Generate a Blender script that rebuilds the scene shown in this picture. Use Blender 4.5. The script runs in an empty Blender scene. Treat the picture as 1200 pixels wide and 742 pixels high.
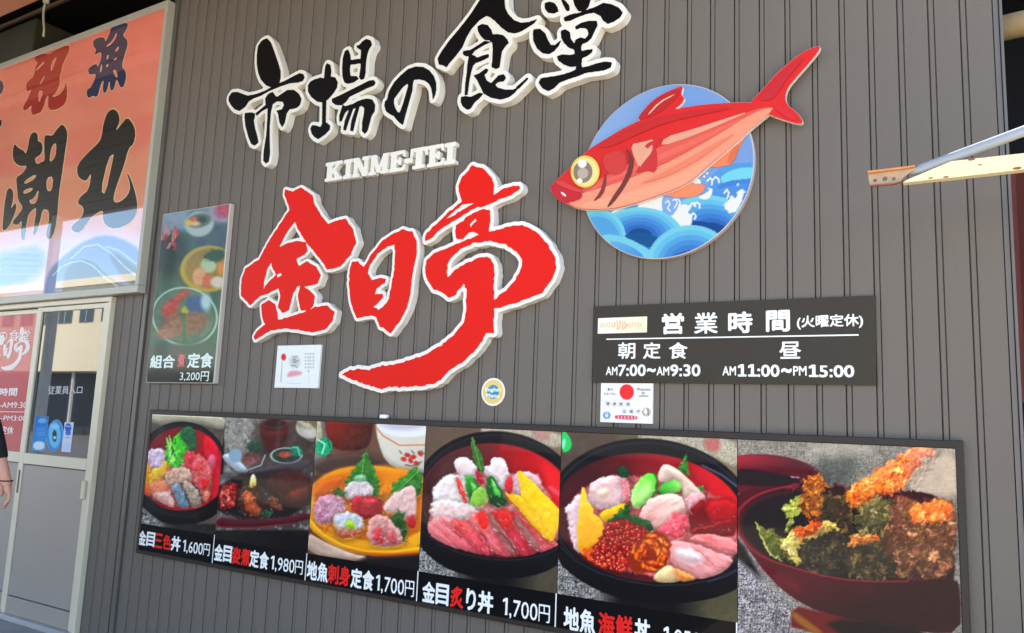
import bpy, math, random, re
import numpy as np
from mathutils import Matrix, Vector
random.seed(7); rng = np.random.default_rng(7)
scn = bpy.context.scene
COL = scn.collection
# ------------------------------------------------------------------ camera
CAMX, CAMY, CAMZ = 0.0, -3.1119722, 1.45
F = 914.7054; PX, PY = 600.0, 371.0            # focal length and centre in photo pixels
R = np.array([[0.8606408, 0.0366466, 0.5078921],
              [0.5077045, -0.1384579, -0.8503326],
              [0.0391599, 0.9896901, -0.1377682]])
cd = bpy.data.cameras.new("camera"); cam = bpy.data.objects.new("camera", cd); COL.objects.link(cam)
m4 = Matrix([list(R[i]) + [(CAMX, CAMY, CAMZ)[i]] for i in range(3)] + [[0, 0, 0, 1]])
cam.matrix_world = m4
cd.sensor_fit = 'HORIZONTAL'; cd.sensor_width = 36; cd.lens = F / 1200 * 36
cd.clip_start = 0.05; cd.clip_end = 3000
scn.camera = cam
# ------------------------------------------------------------------ world, sun, exposure
SUN_EL, SUN_AZ = 61.0, 24.0     # sun stands beyond the building, so its front lies in shade
w = bpy.data.worlds.new("World"); scn.world = w; w.use_nodes = True
nt = w.node_tree; bgn = nt.nodes["Background"]
sky = nt.nodes.new("ShaderNodeTexSky"); sky.sky_type = 'NISHITA'; sky.sun_disc = False
sky.sun_elevation = math.radians(SUN_EL); sky.sun_rotation = math.radians(SUN_AZ)
sky.air_density = 1.0; sky.dust_density = 0.6
nt.links.new(sky.outputs[0], bgn.inputs[0]); bgn.inputs[1].default_value = 0.14
sl = bpy.data.lights.new("sun", 'SUN'); sl.energy = 5.0; sl.angle = math.radians(0.5); sl.color = (1, .94, .84)
so = bpy.data.objects.new("sun", sl); COL.objects.link(so)
az, el = math.radians(SUN_AZ), math.radians(SUN_EL)
sdir = Vector((math.sin(az) * math.cos(el), math.cos(az) * math.cos(el), math.sin(el)))
so.rotation_euler = sdir.to_track_quat('Z', 'Y').to_euler(); so.location = (0, 10, 20)
scn.view_settings.view_transform = 'Standard'; scn.view_settings.look = 'None'
scn.view_settings.exposure = 2.13; scn.view_settings.gamma = 1
scn.cycles.use_denoising = True
scn.cycles.max_bounces = 8; scn.cycles.diffuse_bounces = 5
try: scn.cycles.denoiser = 'OPENIMAGEDENOISE'
except Exception: pass

# ------------------------------------------------------------------ photo pixel <-> wall plane
def W(px, py, d=0.0):
    "point of the plane d metres in front of the wall seen at a photo pixel -> (x, z)"
    c = np.array([(px - PX) / F, -(py - PY) / F, -1.0]); r = R @ c
    t = (-CAMY - d) / r[1]
    return (r[0] * t, CAMZ + r[2] * t)
def inv(X, Z, d=0.0):
    v0, v1, v2 = X, -CAMY - d, Z - CAMZ
    cx = R[0][0]*v0 + R[1][0]*v1 + R[2][0]*v2
    cy = R[0][1]*v0 + R[1][1]*v1 + R[2][1]*v2
    cz = R[0][2]*v0 + R[1][2]*v1 + R[2][2]*v2
    return PX + F * cx / -cz, PY - F * cy / -cz
def fr(frame, pts, d=0.0):
    x0, y0, s = frame
    return [W(x0 + a / s, y0 + b / s, d) for a, b in pts]

# ------------------------------------------------------------------ materials
def lin(c):
    c = np.asarray(c, float) / 255.0
    return np.where(c <= .04045, c / 12.92, ((c + .055) / 1.055) ** 2.4)
MATS = {}
def mat(name, rgb, rough=.5, var=.12, vscale=6.0, metal=0.0, coat=0.0, bump=0.0, bscale=60.0, spec=.5, stretch=(1, 1, 1), rough_var=0.0):
    if name in MATS: return MATS[name]
    m = bpy.data.materials.new(name); m.use_nodes = True; n = m.node_tree.nodes; l = m.node_tree.links
    b = n["Principled BSDF"]
    col = lin(rgb)
    b.inputs["Roughness"].default_value = rough; b.inputs["Metallic"].default_value = metal
    b.inputs["Specular IOR Level"].default_value = spec
    b.inputs["Coat Weight"].default_value = coat; b.inputs["Coat Roughness"].default_value = .02
    tc = n.new("ShaderNodeTexCoord"); mp = n.new("ShaderNodeMapping"); mp.inputs["Scale"].default_value = stretch
    l.new(tc.outputs["Object"], mp.inputs[0])
    no = n.new("ShaderNodeTexNoise"); no.inputs["Scale"].default_value = vscale; no.inputs["Detail"].default_value = 6
    l.new(mp.outputs[0], no.inputs["Vector"])
    mx = n.new("ShaderNodeMix"); mx.data_type = 'RGBA'
    a = np.clip(col * (1 - var), 0, 1); c2 = np.clip(col * (1 + var), 0, 1)
    mx.inputs[6].default_value = (*a, 1); mx.inputs[7].default_value = (*c2, 1)
    l.new(no.outputs[0], mx.inputs[0]); l.new(mx.outputs[2], b.inputs["Base Color"])
    if rough_var:
        mr = n.new("ShaderNodeMapRange"); mr.inputs[3].default_value = rough - rough_var; mr.inputs[4].default_value = rough + rough_var
        mr.inputs[1].default_value = .3; mr.inputs[2].default_value = .7
        l.new(no.outputs[0], mr.inputs[0]); l.new(mr.outputs[0], b.inputs["Roughness"])
    if bump:
        n2 = n.new("ShaderNodeTexNoise"); n2.inputs["Scale"].default_value = bscale; n2.inputs["Detail"].default_value = 4
        l.new(mp.outputs[0], n2.inputs["Vector"])
        bp = n.new("ShaderNodeBump"); bp.inputs["Strength"].default_value = bump; bp.inputs["Distance"].default_value = .01
        l.new(n2.outputs[0], bp.inputs["Height"]); l.new(bp.outputs[0], b.inputs["Normal"])
    MATS[name] = m; return m
def print_mat(name, rough=.35, coat=0.0, coat_rough=.03, ior=1.5, bump=0.0):
    if name in MATS: return MATS[name]
    m = bpy.data.materials.new(name); m.use_nodes = True; n = m.node_tree.nodes; l = m.node_tree.links
    b = n["Principled BSDF"]; at = n.new("ShaderNodeAttribute"); at.attribute_name = "ink"
    l.new(at.outputs["Color"], b.inputs["Base Color"])
    b.inputs["Roughness"].default_value = rough; b.inputs["Specular IOR Level"].default_value = .12
    b.inputs["Coat Weight"].default_value = coat; b.inputs["Coat Roughness"].default_value = coat_rough; b.inputs["Coat IOR"].default_value = ior
    if bump:
        tc = n.new("ShaderNodeTexCoord"); n2 = n.new("ShaderNodeTexNoise"); n2.inputs["Scale"].default_value = 2.5
        l.new(tc.outputs["Object"], n2.inputs["Vector"])
        bp = n.new("ShaderNodeBump"); bp.inputs["Strength"].default_value = bump; bp.inputs["Distance"].default_value = .01
        l.new(n2.outputs[0], bp.inputs["Height"]); l.new(bp.outputs[0], b.inputs["Coat Normal"])
    MATS[name] = m; return m

# ------------------------------------------------------------------ objects
LOC = {}
def tag(o, label=None, cat=None, group=None, kind=None):
    if label: o["label"] = label
    if cat: o["category"] = cat
    if group: o["group"] = group
    if kind: o["kind"] = kind
    return o
def thing(name, loc, label, cat, group=None, kind=None):
    o = bpy.data.objects.new(name, None); COL.objects.link(o); o.location = loc; o.empty_display_size = .1
    LOC[o.name] = np.array(loc, float)
    return tag(o, label, cat, group, kind)
def mk(name, verts, faces, m, parent=None, smooth=False, label=None):
    v = np.asarray(verts, float).reshape(-1, 3)
    if parent is not None: v = v - LOC[parent.name]
    me = bpy.data.meshes.new(name); me.from_pydata(v.tolist(), [], [tuple(f) for f in faces]); me.materials.append(m)
    me.update()
    if smooth: me.polygons.foreach_set("use_smooth", [True] * len(me.polygons))
    o = bpy.data.objects.new(name, me); COL.objects.link(o)
    if parent is not None:
        o.parent = parent; LOC[o.name] = LOC[parent.name]
    else: LOC[o.name] = np.zeros(3)
    if label: o["label"] = label
    return o
BF = [(0, 1, 2, 3), (7, 6, 5, 4), (0, 4, 5, 1), (1, 5, 6, 2), (2, 6, 7, 3), (3, 7, 4, 0)]
class MB:
    def __init__(s): s.v = []; s.f = []
    def add(s, v, f):
        o = len(s.v); s.v += [tuple(a) for a in v]; s.f += [tuple(i + o for i in q) for q in f]; return s
    def box(s, x0, x1, y0, y1, z0, z1, bev=0.0):
        if bev <= 0:
            return s.add([(x0,y0,z0),(x1,y0,z0),(x1,y1,z0),(x0,y1,z0),(x0,y0,z1),(x1,y0,z1),(x1,y1,z1),(x0,y1,z1)],
                         [(3,2,1,0),(4,5,6,7),(0,1,5,4),(1,2,6,5),(2,3,7,6),(3,0,4,7)])
        b = bev; vs = []; 
        for zz, ins in ((z0, b), (z0 + b, 0), (z1 - b, 0), (z1, b)):
            vs += [(x0+ins+ (b if not ins else 0), y0+ins, zz), (x1-ins-(b if not ins else 0), y0+ins, zz), (x1-ins, y0+ins+(b if not ins else 0), zz), (x1-ins, y1-ins-(b if not ins else 0), zz),
                   (x1-ins-(b if not ins else 0), y1-ins, zz), (x0+ins+(b if not ins else 0), y1-ins, zz), (x0+ins, y1-ins-(b if not ins else 0), zz), (x0+ins, y0+ins+(b if not ins else 0), zz)]
        fs = [tuple(range(7, -1, -1)), tuple(range(24, 32))]
        for k in range(3):
            for i in range(8):
                j = (i + 1) % 8; fs.append((k*8+i, k*8+j, k*8+8+j, k*8+8+i))
        return s.add(vs, fs)
    def tube(s, pts, r, n=12, cap=True):
        pts = [Vector(p) for p in pts]; rr = r if hasattr(r, '__len__') else [r] * len(pts)
        vs = []; fs = []
        for i, p in enumerate(pts):
            t = (pts[min(i+1, len(pts)-1)] - pts[max(i-1, 0)]).normalized()
            a = t.orthogonal().normalized() if abs(t.z) > .9 else t.cross(Vector((0,0,1))).normalized(); b = t.cross(a)
            vs += [tuple(p + (a*math.cos(k/n*6.28318) + b*math.sin(k/n*6.28318)) * rr[i]) for k in range(n)]
        for i in range(len(pts)-1):
            for k in range(n): fs.append((i*n+k, i*n+(k+1)%n, (i+1)*n+(k+1)%n, (i+1)*n+k))
        if cap: fs += [tuple(range(n-1, -1, -1)), tuple((len(pts)-1)*n+k for k in range(n))]
        return s.add(vs, fs)
    def build(s, name, m, parent=None, smooth=False, label=None): return mk(name, s.v, s.f, m, parent, smooth, label)
def quad_board(c, d0, d1, m, name, parent, label=None):
    "box whose face has the four wall-plane corners c (x,z), from depth d0 (back) to d1 (front)"
    v = [(x, -d1, z) for x, z in c] + [(x, -d0, z) for x, z in c]
    return mk(name, v, [(0,1,2,3),(7,6,5,4),(0,4,5,1),(1,5,6,2),(2,6,7,3),(3,7,4,0)], m, parent, label=label)

# ------------------------------------------------------------------ 2D outlines -> extruded meshes
def extrude_loops(loops, d0, d1):
    cu = bpy.data.curves.new("tmp", 'CURVE'); cu.dimensions = '2D'; cu.fill_mode = 'BOTH'; cu.extrude = abs(d1 - d0) / 2
    for lp in loops:
        sp = cu.splines.new('POLY'); sp.points.add(len(lp) - 1)
        sp.points.foreach_set("co", [q for x, z in lp for q in (x, z, 0, 1)]); sp.use_cyclic_u = True
    return curve_to(cu, (d0 + d1) / 2)
def curve_to(cu, dm):
    o = bpy.data.objects.new("tmp", cu); COL.objects.link(o)
    dg = bpy.context.evaluated_depsgraph_get(); me = bpy.data.meshes.new_from_object(o.evaluated_get(dg))
    v = np.empty(len(me.vertices) * 3); me.vertices.foreach_get("co", v); v = v.reshape(-1, 3)
    f = [tuple(p.vertices) for p in me.polygons]
    bpy.data.objects.remove(o); bpy.data.curves.remove(cu); bpy.data.meshes.remove(me)
    return np.c_[v[:, 0], -dm - v[:, 2], v[:, 1]], f
TEXT = {}
def text_raw(s, off, foot=False):
    "glyphs of the built-in font, thickened by off and slightly rounded like painted lettering"
    if (s, off) in TEXT: return TEXT[(s, off)]
    def run(q):
        cu = bpy.data.curves.new("tmp", 'FONT'); cu.body = q; cu.resolution_u = 3
        v, f = curve_to(cu, 0); return v[:, [0, 2]], [tuple(g) for g in f]
    if "1" in s:                      # the numeral one is drawn with its flag
        Pl = []; f = []; cur = 0.0; n0 = 0
        for part in re.split("(1)", s):
            if not part: continue
            if part == "1":
                q = np.array([(.20, 0), (.33, 0), (.33, .73), (.22, .73), (.20, .60), (.05, .52), (.05, .63), (.22, .73)]); g = [(0, 1, 2, 3), (4, 5, 6, 7)]
                if foot: q = np.r_[q, [(.05, 0), (.48, 0), (.48, .10), (.05, .10)]]; g = g + [(8, 9, 10, 11)]; adv = .55
                else: adv = .45
                q = q + (cur, 0)
            else:
                q, g = run(part); q = q - (q[:, 0].min() - cur, 0); adv = q[:, 0].max() - cur + .10
            Pl.append(q); f += [tuple(i + n0 for i in t) for t in g]; n0 += len(q); cur += adv
        P = np.concatenate(Pl)
    else: P, f = run(s)
    h = .014 if len(s) < 3 else .018
    x0, z0 = P.min(0) - .1; x1, z1 = P.max(0) + .1; W_, H_ = int((x1-x0)/h)+1, int((z1-z0)/h)+1
    m = np.zeros((H_, W_))
    for q in f:
        t = P[list(q)]; a = np.maximum(((t.min(0)-(x0, z0))/h).astype(int), 0); b = ((t.max(0)-(x0, z0))/h).astype(int)+2
        X, Z = np.meshgrid(x0+np.arange(a[0], min(b[0], W_))*h, z0+np.arange(a[1], min(b[1], H_))*h)
        m[a[1]:a[1]+X.shape[0], a[0]:a[0]+X.shape[1]] += inside([tuple(p) for p in t], X, Z)
    m = (m > 0).astype(float); r = off/h
    if r > .3:
        n = int(r)+1; yy, xx = np.mgrid[-n:n+1, -n:n+1]; k = (np.hypot(xx, yy) <= r).astype(float); m = (conv(m, k) > .5).astype(float)
    TEXT[(s, off)] = extrude_loops(contours(blur(m, 1.0), x0, z0, h, .45), -.02, .02)
    return TEXT[(s, off)]
def text(s, x0, x1, z0, z1, d, m, parent, off=.02, name="lettering", shear=0.0, zl=None, th=.0012, foot=False):
    "lettering fitted into the rectangle x0..x1, z0..z1 of the plane d in front of the wall; zl = (z0, z1) at the right end"
    v, f = text_raw(s, off, foot); v = v.copy()
    a, b = v.min(0), v.max(0)
    u = (v[:, 0] - a[0]) / (b[0] - a[0]); t = (v[:, 2] - a[2]) / (b[2] - a[2])
    q0, q1 = (z0, z1) if zl is None else zl
    zz = (z0 + (z1 - z0) * t) * (1 - u) + (q0 + (q1 - q0) * t) * u
    y = -d - (v[:, 1] < 0) * th
    return mk(name, np.c_[x0 + (x1 - x0) * u + shear * t, y, zz], f, m, parent)
def text_px(s, frame, x0, x1, ytop, ybot, d, m, parent, ytop1=None, ybot1=None, **k):
    "the same, given in coordinates of an enlarged crop of the photo"
    c = fr(frame, [(x0, ytop), (x0, ybot), (x1, ytop if ytop1 is None else ytop1), (x1, ybot if ybot1 is None else ybot1)], d)
    X0 = (c[0][0] + c[1][0]) / 2; X1 = (c[2][0] + c[3][0]) / 2
    if ytop1 is None: zt = (c[0][1] + c[2][1]) / 2; zb = (c[1][1] + c[3][1]) / 2; return text(s, X0, X1, zb, zt, d, m, parent, **k)
    return text(s, X0, X1, c[1][1], c[0][1], d, m, parent, zl=(c[3][1], c[2][1]), **k)

def inside(poly, X, Y):
    r = np.zeros(X.shape, bool); n = len(poly)
    for i in range(n):
        x0, y0 = poly[i]; x1, y1 = poly[(i + 1) % n]
        if y0 == y1: continue
        c = (y0 > Y) != (y1 > Y)
        r ^= c & (X < (x1 - x0) * (Y - y0) / (y1 - y0) + x0)
    return r
def smooth_loop(p, it=1):
    for _ in range(it):
        q = []
        for i in range(len(p)):
            a, b = p[i], p[(i + 1) % len(p)]
            q += [(a[0]*.75+b[0]*.25, a[1]*.75+b[1]*.25), (a[0]*.25+b[0]*.75, a[1]*.25+b[1]*.75)]
        p = q
    return p
def conv(a, k):
    s = (a.shape[0] + k.shape[0] - 1, a.shape[1] + k.shape[1] - 1)
    r = np.fft.irfft2(np.fft.rfft2(a, s) * np.fft.rfft2(k, s), s)
    o = k.shape[0] // 2; return r[o:o + a.shape[0], o:o + a.shape[1]]
def blur(a, sg):
    n = int(3 * sg) + 1; g = np.exp(-np.arange(-n, n + 1) ** 2 / (2 * sg * sg)); k = np.outer(g, g); return conv(a, k / k.sum())
def contours(fld, x0, z0, h, iso=.5, step=1):
    "marching squares -> closed loops"
    H, Wd = fld.shape; b = fld > iso; seg = {}
    c = b[:-1, :-1] * 1 + b[:-1, 1:] * 2 + b[1:, 1:] * 4 + b[1:, :-1] * 8
    T = {1:[(3,0)],2:[(0,1)],3:[(3,1)],4:[(1,2)],5:[(3,2),(1,0)],6:[(0,2)],7:[(3,2)],8:[(2,3)],9:[(2,0)],10:[(0,3),(2,1)],11:[(2,1)],12:[(1,3)],13:[(1,0)],14:[(0,3)]}
    for i, j in zip(*np.nonzero((c > 0) & (c < 15))):
        E = [('h', i, j), ('v', i, j + 1), ('h', i + 1, j), ('v', i, j)]
        for p, q in T[int(c[i, j])]: seg[E[p]] = E[q]
    def pos(e):
        k, i, j = e
        if k == 'h': a, d = fld[i, j], fld[i, j + 1]; return (x0 + (j + (iso - a) / (d - a)) * h, z0 + i * h)
        a, d = fld[i, j], fld[i + 1, j]; return (x0 + j * h, z0 + (i + (iso - a) / (d - a)) * h)
    loops = []
    while seg:
        s, e = seg.popitem(); lp = [s]
        while e != s and e in seg: lp.append(e); e = seg.pop(e)
        P = [pos(q) for q in lp]
        if len(P) > 8: loops.append(P[::step] if len(P) > 60 else P)
    return loops
def raster(polys, holes, h, pad, rough=0.0):
    A = np.array([p for q in polys for p in q]); x0, z0 = A.min(0) - pad; x1, z1 = A.max(0) + pad
    X, Z = np.meshgrid(np.arange(x0, x1, h), np.arange(z0, z1, h))
    if rough:
        X2 = X + rough * (vnoise(X * 60, Z * 60, 1) - .5) * 2; Z2 = Z + rough * (vnoise(X * 60, Z * 60, 2) - .5) * 2
    else: X2, Z2 = X, Z
    m = np.zeros(X.shape, bool)
    for p in polys: m |= inside(p, X2, Z2)
    for p in holes: m &= ~inside(p, X2, Z2)
    return m.astype(float), x0, z0

# ------------------------------------------------------------------ noise and ink painting (for flat print)
NT = rng.random((8, 256, 256))
def vnoise(x, y, k=0):
    xi = np.floor(x).astype(int); yi = np.floor(y).astype(int); u = x - xi; v = y - yi; u = u*u*(3-2*u); v = v*v*(3-2*v)
    t = NT[k % 8]; a = t[yi & 255, xi & 255]; b = t[yi & 255, (xi+1) & 255]; c = t[(yi+1) & 255, xi & 255]; d = t[(yi+1) & 255, (xi+1) & 255]
    return (a*(1-u)+b*u)*(1-v) + (c*(1-u)+d*u)*v
def fbm(x, y, k=0, o=3):
    s = 0; a = .5; t = 0
    for i in range(o): s = s + a*vnoise(x*2**i+7*i, y*2**i+3*i, k+i); t += a; a *= .55
    return s / t
class Ink:
    def __init__(s, px, py, frame=(0, 0, 1), base=(128, 128, 128)):
        s.px, s.py = px, py; s.f = frame; s.a = np.empty(px.shape + (3,)); s.a[:] = base
        s.x = (px - frame[0]) * frame[2]; s.y = (py - frame[1]) * frame[2]      # crop coordinates
        s.k = 0; s.vol = 0; s.vw = 9
    def _w(s, wob, ws):
        s.k += 1
        if not wob: return s.x, s.y
        return s.x + wob*(fbm(s.x/ws + 13*s.k, s.y/ws, 0, 3)-.5)*2, s.y + wob*(fbm(s.x/ws, s.y/ws + 17*s.k, 3, 3)-.5)*2
    def put(s, m, col, col2=None, g=None, noise=0, ns=6, ang=0, asp=1, alpha=1):
        c = np.empty(s.a.shape); c[:] = col
        if col2 is not None:
            x0, y0, x1, y1 = g; dx, dy = x1-x0, y1-y0
            t = np.clip(((s.x-x0)*dx + (s.y-y0)*dy) / (dx*dx+dy*dy), 0, 1)[..., None]
            c = c*(1-t) + np.array(col2, float)*t
        if noise:
            ca, sa = math.cos(ang), math.sin(ang); u = (s.x*ca + s.y*sa)/(ns*asp); v = (-s.x*sa + s.y*ca)/ns
            c = c + (fbm(u + 31*s.k, v, s.k, 4)[..., None]-.5)*2*noise
        m = (m*alpha)[..., None]; s.a = s.a*(1-m) + c*m
    def poly(s, pts, col, soft=1.6, wob=0, ws=12, sm=1, **k):
        pts = smooth_loop(pts, sm); X, Y = s._w(wob, ws)
        P = np.array(pts, float); lo = P.min(0)-soft*3-wob-2; hi = P.max(0)+soft*3+wob+2
        sel = (s.x > lo[0]) & (s.x < hi[0]) & (s.y > lo[1]) & (s.y < hi[1])
        m = np.zeros(s.x.shape)
        if not sel.any(): return m
        xs, ys = X[sel], Y[sel]; d = np.full(xs.shape, 1e9); n = len(P)
        for i in range(n):
            a = P[i]; b = P[(i+1) % n]; e = b-a; L = e@e + 1e-9
            t = np.clip(((xs-a[0])*e[0] + (ys-a[1])*e[1])/L, 0, 1)
            d = np.minimum(d, (xs-a[0]-t*e[0])**2 + (ys-a[1]-t*e[1])**2)
        d = np.sqrt(d); ins = inside(pts, xs, ys); sd = np.where(ins, d, -d)
        m[sel] = np.clip(.5 + sd/(2*soft), 0, 1)
        if s.vol:
            sh = np.zeros(m.shape); sh[sel] = np.exp(-np.maximum(-sd, 0)/s.vw)*(1-m[sel])
            s.a *= (1 - .55*s.vol*np.roll(sh, (-2, 1), (0, 1)))[..., None]
        s.put(m, col, **k)
        if s.vol:
            w = s.vw*2.2; ms = np.zeros(m.shape); ms[sel] = np.clip(sd/w, 0, 1); ms = ms*(2-ms)
            g = (np.roll(ms, 2, 0)-np.roll(ms, -2, 0))*.8 + (np.roll(ms, 1, 1)-np.roll(ms, -1, 1))*-.35
            g *= w/(4*5.0)
            s.a = np.clip(s.a*(1 + s.vol*np.clip(g, -1, .8)*m)[..., None], 0, 255)
        return m
    def mask(s, pts, soft=6):
        v = s.vol; s.vol = 0; m = s.poly(pts, (0, 0, 0), soft=soft, alpha=0); s.vol = v; return m
    def relief(s, m, amp, ns, dx=1.5, dy=2.5):
        s.k += 1; q = lambda ox, oy: fbm((s.x+ox)/ns+3*s.k, (s.y+oy)/ns, s.k, 4)
        g = (q(dx, dy)-q(-dx, -dy))*8*amp
        s.a = np.clip(s.a*(1 + (g*m)[..., None]), 0, 255)
    def ell(s, cx, cy, rx, ry, col, rot=0, soft=1.6, wob=0, ws=12, ring=None, **k):
        X, Y = s._w(wob, ws); ca, sa = math.cos(rot), math.sin(rot)
        u = ((X-cx)*ca + (Y-cy)*sa)/rx; v = (-(X-cx)*sa + (Y-cy)*ca)/ry
        q = np.sqrt(u*u+v*v) + 1e-6; dist = (1-q)*min(rx, ry)
        if ring: m = np.clip(.5 + (ring/2-np.abs(dist))/(2*soft), 0, 1)
        else: m = np.clip(.5 + dist/(2*soft), 0, 1)
        s.put(m, col, **k); return m
    def line(s, pts, wd, col, soft=1.0, wob=0, ws=10, **k):
        X, Y = s._w(wob, ws); d = np.full(X.shape, 1e9)
        for a, b in zip(pts[:-1], pts[1:]):
            a = np.array(a, float); b = np.array(b, float); e = b-a; L = e@e + 1e-9
            t = np.clip(((X-a[0])*e[0] + (Y-a[1])*e[1])/L, 0, 1)
            d = np.minimum(d, (X-a[0]-t*e[0])**2 + (Y-a[1]-t*e[1])**2)
        m = np.clip(.5 + (wd/2-np.sqrt(d))/(2*soft), 0, 1); s.put(m, col, **k); return m
    def speck(s, m, col, thr, ns, asp=1, ang=0, soft=.06, alpha=1):
        s.k += 1; ca, sa = math.cos(ang), math.sin(ang)
        q = fbm((s.x*ca+s.y*sa)/(ns*asp)+5*s.k, (-s.x*sa+s.y*ca)/ns, s.k, 3)
        s.put(m*np.clip((q-thr)/soft, 0, 1), col, alpha=alpha)
    def warp(s, m, amp, ns, sharp=True):
        H, Wd = s.x.shape; s.k += 1; ii, jj = np.mgrid[0:H, 0:Wd]
        a = (fbm(s.x/ns+7*s.k, s.y/ns, s.k, 4)-.5)*4*amp*m; b = (fbm(s.x/ns, s.y/ns+9*s.k, s.k+2, 4)-.5)*4*amp*m
        u = np.clip(ii+a, 0, H-1.001); v = np.clip(jj+b, 0, Wd-1.001); i0 = u.astype(int); j0 = v.astype(int); fu = (u-i0)[..., None]; fv = (v-j0)[..., None]; A = s.a
        s.a = (A[i0, j0]*(1-fv)+A[i0, j0+1]*fv)*(1-fu)+(A[i0+1, j0]*(1-fv)+A[i0+1, j0+1]*fv)*fu
    def gloss(s, m, n, box, ang, L_=10, wd=2.2, alpha=.7, col=(255, 250, 248)):
        for k in range(n):
            x = random.uniform(box[0], box[2]); y = random.uniform(box[1], box[3]); a = ang+random.uniform(-.5, .5); l = L_*random.uniform(.3, 1)
            R_ = l+6; sel = (np.abs(s.x-x) < R_) & (np.abs(s.y-y) < R_)
            if not sel.any(): continue
            dx, dy = math.cos(a), math.sin(a); u = (s.x[sel]-x)*dx+(s.y[sel]-y)*dy; v = -(s.x[sel]-x)*dy+(s.y[sel]-y)*dx
            q = np.zeros(s.x.shape); q[sel] = np.clip(1.2-np.sqrt((u/l)**2+(v/wd)**2), 0, 1)*m[sel]*random.uniform(.3, 1); s.put(q, col, alpha=alpha)
    def blobs(s, m, n, box, r, col, col2=None, soft=1.2, hl=None):
        for i in range(n):
            cx = random.uniform(box[0], box[2]); cy = random.uniform(box[1], box[3])
            t = random.random(); c = col if col2 is None else [a*(1-t)+b*t for a, b in zip(col, col2)]
            rr = r*random.uniform(.7, 1.2)
            sel = (np.abs(s.x-cx) < rr*2) & (np.abs(s.y-cy) < rr*2)
            q = np.zeros(s.x.shape); q[sel] = np.clip((rr-np.hypot(s.x[sel]-cx, s.y[sel]-cy))/soft, 0, 1)*m[sel]; s.put(q, c)
            if hl:
                q = np.zeros(s.x.shape); q[sel] = np.clip((rr*.3-np.hypot(s.x[sel]-cx+rr*.3, s.y[sel]-cy+rr*.3))/soft+.5, 0, 1)*m[sel]; s.put(q, hl)
def print_sheet(name, x0, x1, z0, z1, d, nx, nz, paint, m, parent, label=None, polar=None):
    if polar is None:
        X, Z = np.meshgrid(np.linspace(x0, x1, nx), np.linspace(z0, z1, nz))
    else:
        cx, cz, rad = polar; rr, aa = np.meshgrid(np.linspace(0.001, rad, nx), np.linspace(0, 2*math.pi, nz)); X = cx+rr*np.cos(aa); Z = cz+rr*np.sin(aa)
    px, py = inv(X, Z, d); rgb = np.clip(paint(px, py), 0, 255)
    H, Wd = X.shape; me = bpy.data.meshes.new(name)
    L = LOC[parent.name]
    co = np.stack([X-L[0], np.full(X.shape, -d)-L[1], Z-L[2]], -1).reshape(-1, 3)
    i = np.arange(H*Wd).reshape(H, Wd); q = np.stack([i[:-1, :-1], i[:-1, 1:], i[1:, 1:], i[1:, :-1]], -1).reshape(-1, 4)
    me.vertices.add(len(co)); me.vertices.foreach_set("co", co.ravel())
    me.loops.add(q.size); me.loops.foreach_set("vertex_index", q.ravel().astype(np.int32))
    me.polygons.add(len(q)); me.polygons.foreach_set("loop_start", np.arange(0, q.size, 4, dtype=np.int32))
    me.update(calc_edges=True)
    ca = me.color_attributes.new("ink", 'FLOAT_COLOR', 'POINT')
    ca.data.foreach_set("color", np.c_[lin(rgb.reshape(-1, 3)), np.ones(H*Wd)].ravel())
    me.materials.append(m); me.validate()
    o = bpy.data.objects.new(name, me); COL.objects.link(o); o.parent = parent; LOC[o.name] = L
    if label: o["label"] = label
    return o

# ================================================================== materials
M_wall = mat("wall_paint", (112, 104, 96), .5, .14, 3.0, bump=.05, bscale=25, stretch=(2.5, 1, .2), rough_var=.06, spec=.15)
M_dark = mat("dark_backing", (20, 18, 16), .9)
M_trim = mat("trim_metal", (98, 93, 86), .4, .08, 4)
M_frame = mat("frame_metal", (46, 39, 36), .4, .1, 5, spec=.3)
M_white = mat("letter_white", (238, 233, 222), .45, .05, 8, bump=.03, bscale=20)
M_black = mat("letter_black", (10, 5, 6), .5, .3, 10, spec=.15)
M_red = mat("letter_red", (228, 26, 12), .5, .07, 2.5, spec=.15)
M_alu = mat("aluminium_beige", (216, 205, 180), .38, .06, 4, rough_var=.05)
M_alu2 = mat("aluminium_panel", (160, 150, 140), .45, .07, 1.2, stretch=(1, 1, .4), rough_var=.08)
M_signfr = mat("sign_frame_metal", (176, 174, 160), .35, .06, 3)
M_txtw = mat("vinyl_white", (246, 246, 242), .4, .02)
M_txtr = mat("vinyl_red", (235, 30, 22), .5, .04, spec=.2)

# ================================================================== setting: ground, canopy, neighbours
def concrete_mat(name, c, c2, sc):
    m = mat(name, c, .85, .2, sc, bump=.25, bscale=80); return m
g = MB(); S = 1500
g.add([(-S, -S, -.012), (S, -S, -.012), (S, S, -.012), (-S, S, -.012)], [(0, 1, 2, 3)])
tag(g.build("ground", concrete_mat("asphalt", (84, 84, 86), None, 1.5)), "dark worn asphalt in front of the restaurant", kind="structure")
g = MB(); g.box(-9, .3, -.34, .3, -.05, -.004, .004)
tag(g.build("pavement", concrete_mat("threshold_concrete", (150, 150, 150), None, 4)), "pale concrete strip under the door and wall", kind="structure")
g = MB(); g.add([(-70, -10, .0), (60, -10, .0), (60, -4.2, .0), (-70, -4.2, .0), (-1.8, -4.2, 0), (60, -1.6, 0), (-1.8, -1.6, 0)], [(0, 1, 2, 4, 3), (4, 2, 5, 6)])
tag(g.build("road", concrete_mat("road_bounce_concrete", (176, 164, 142), None, .8)), kind="structure")  # unseen slab; warm pale tone and stepped outline set for bounce light

CANX = -.9
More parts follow.
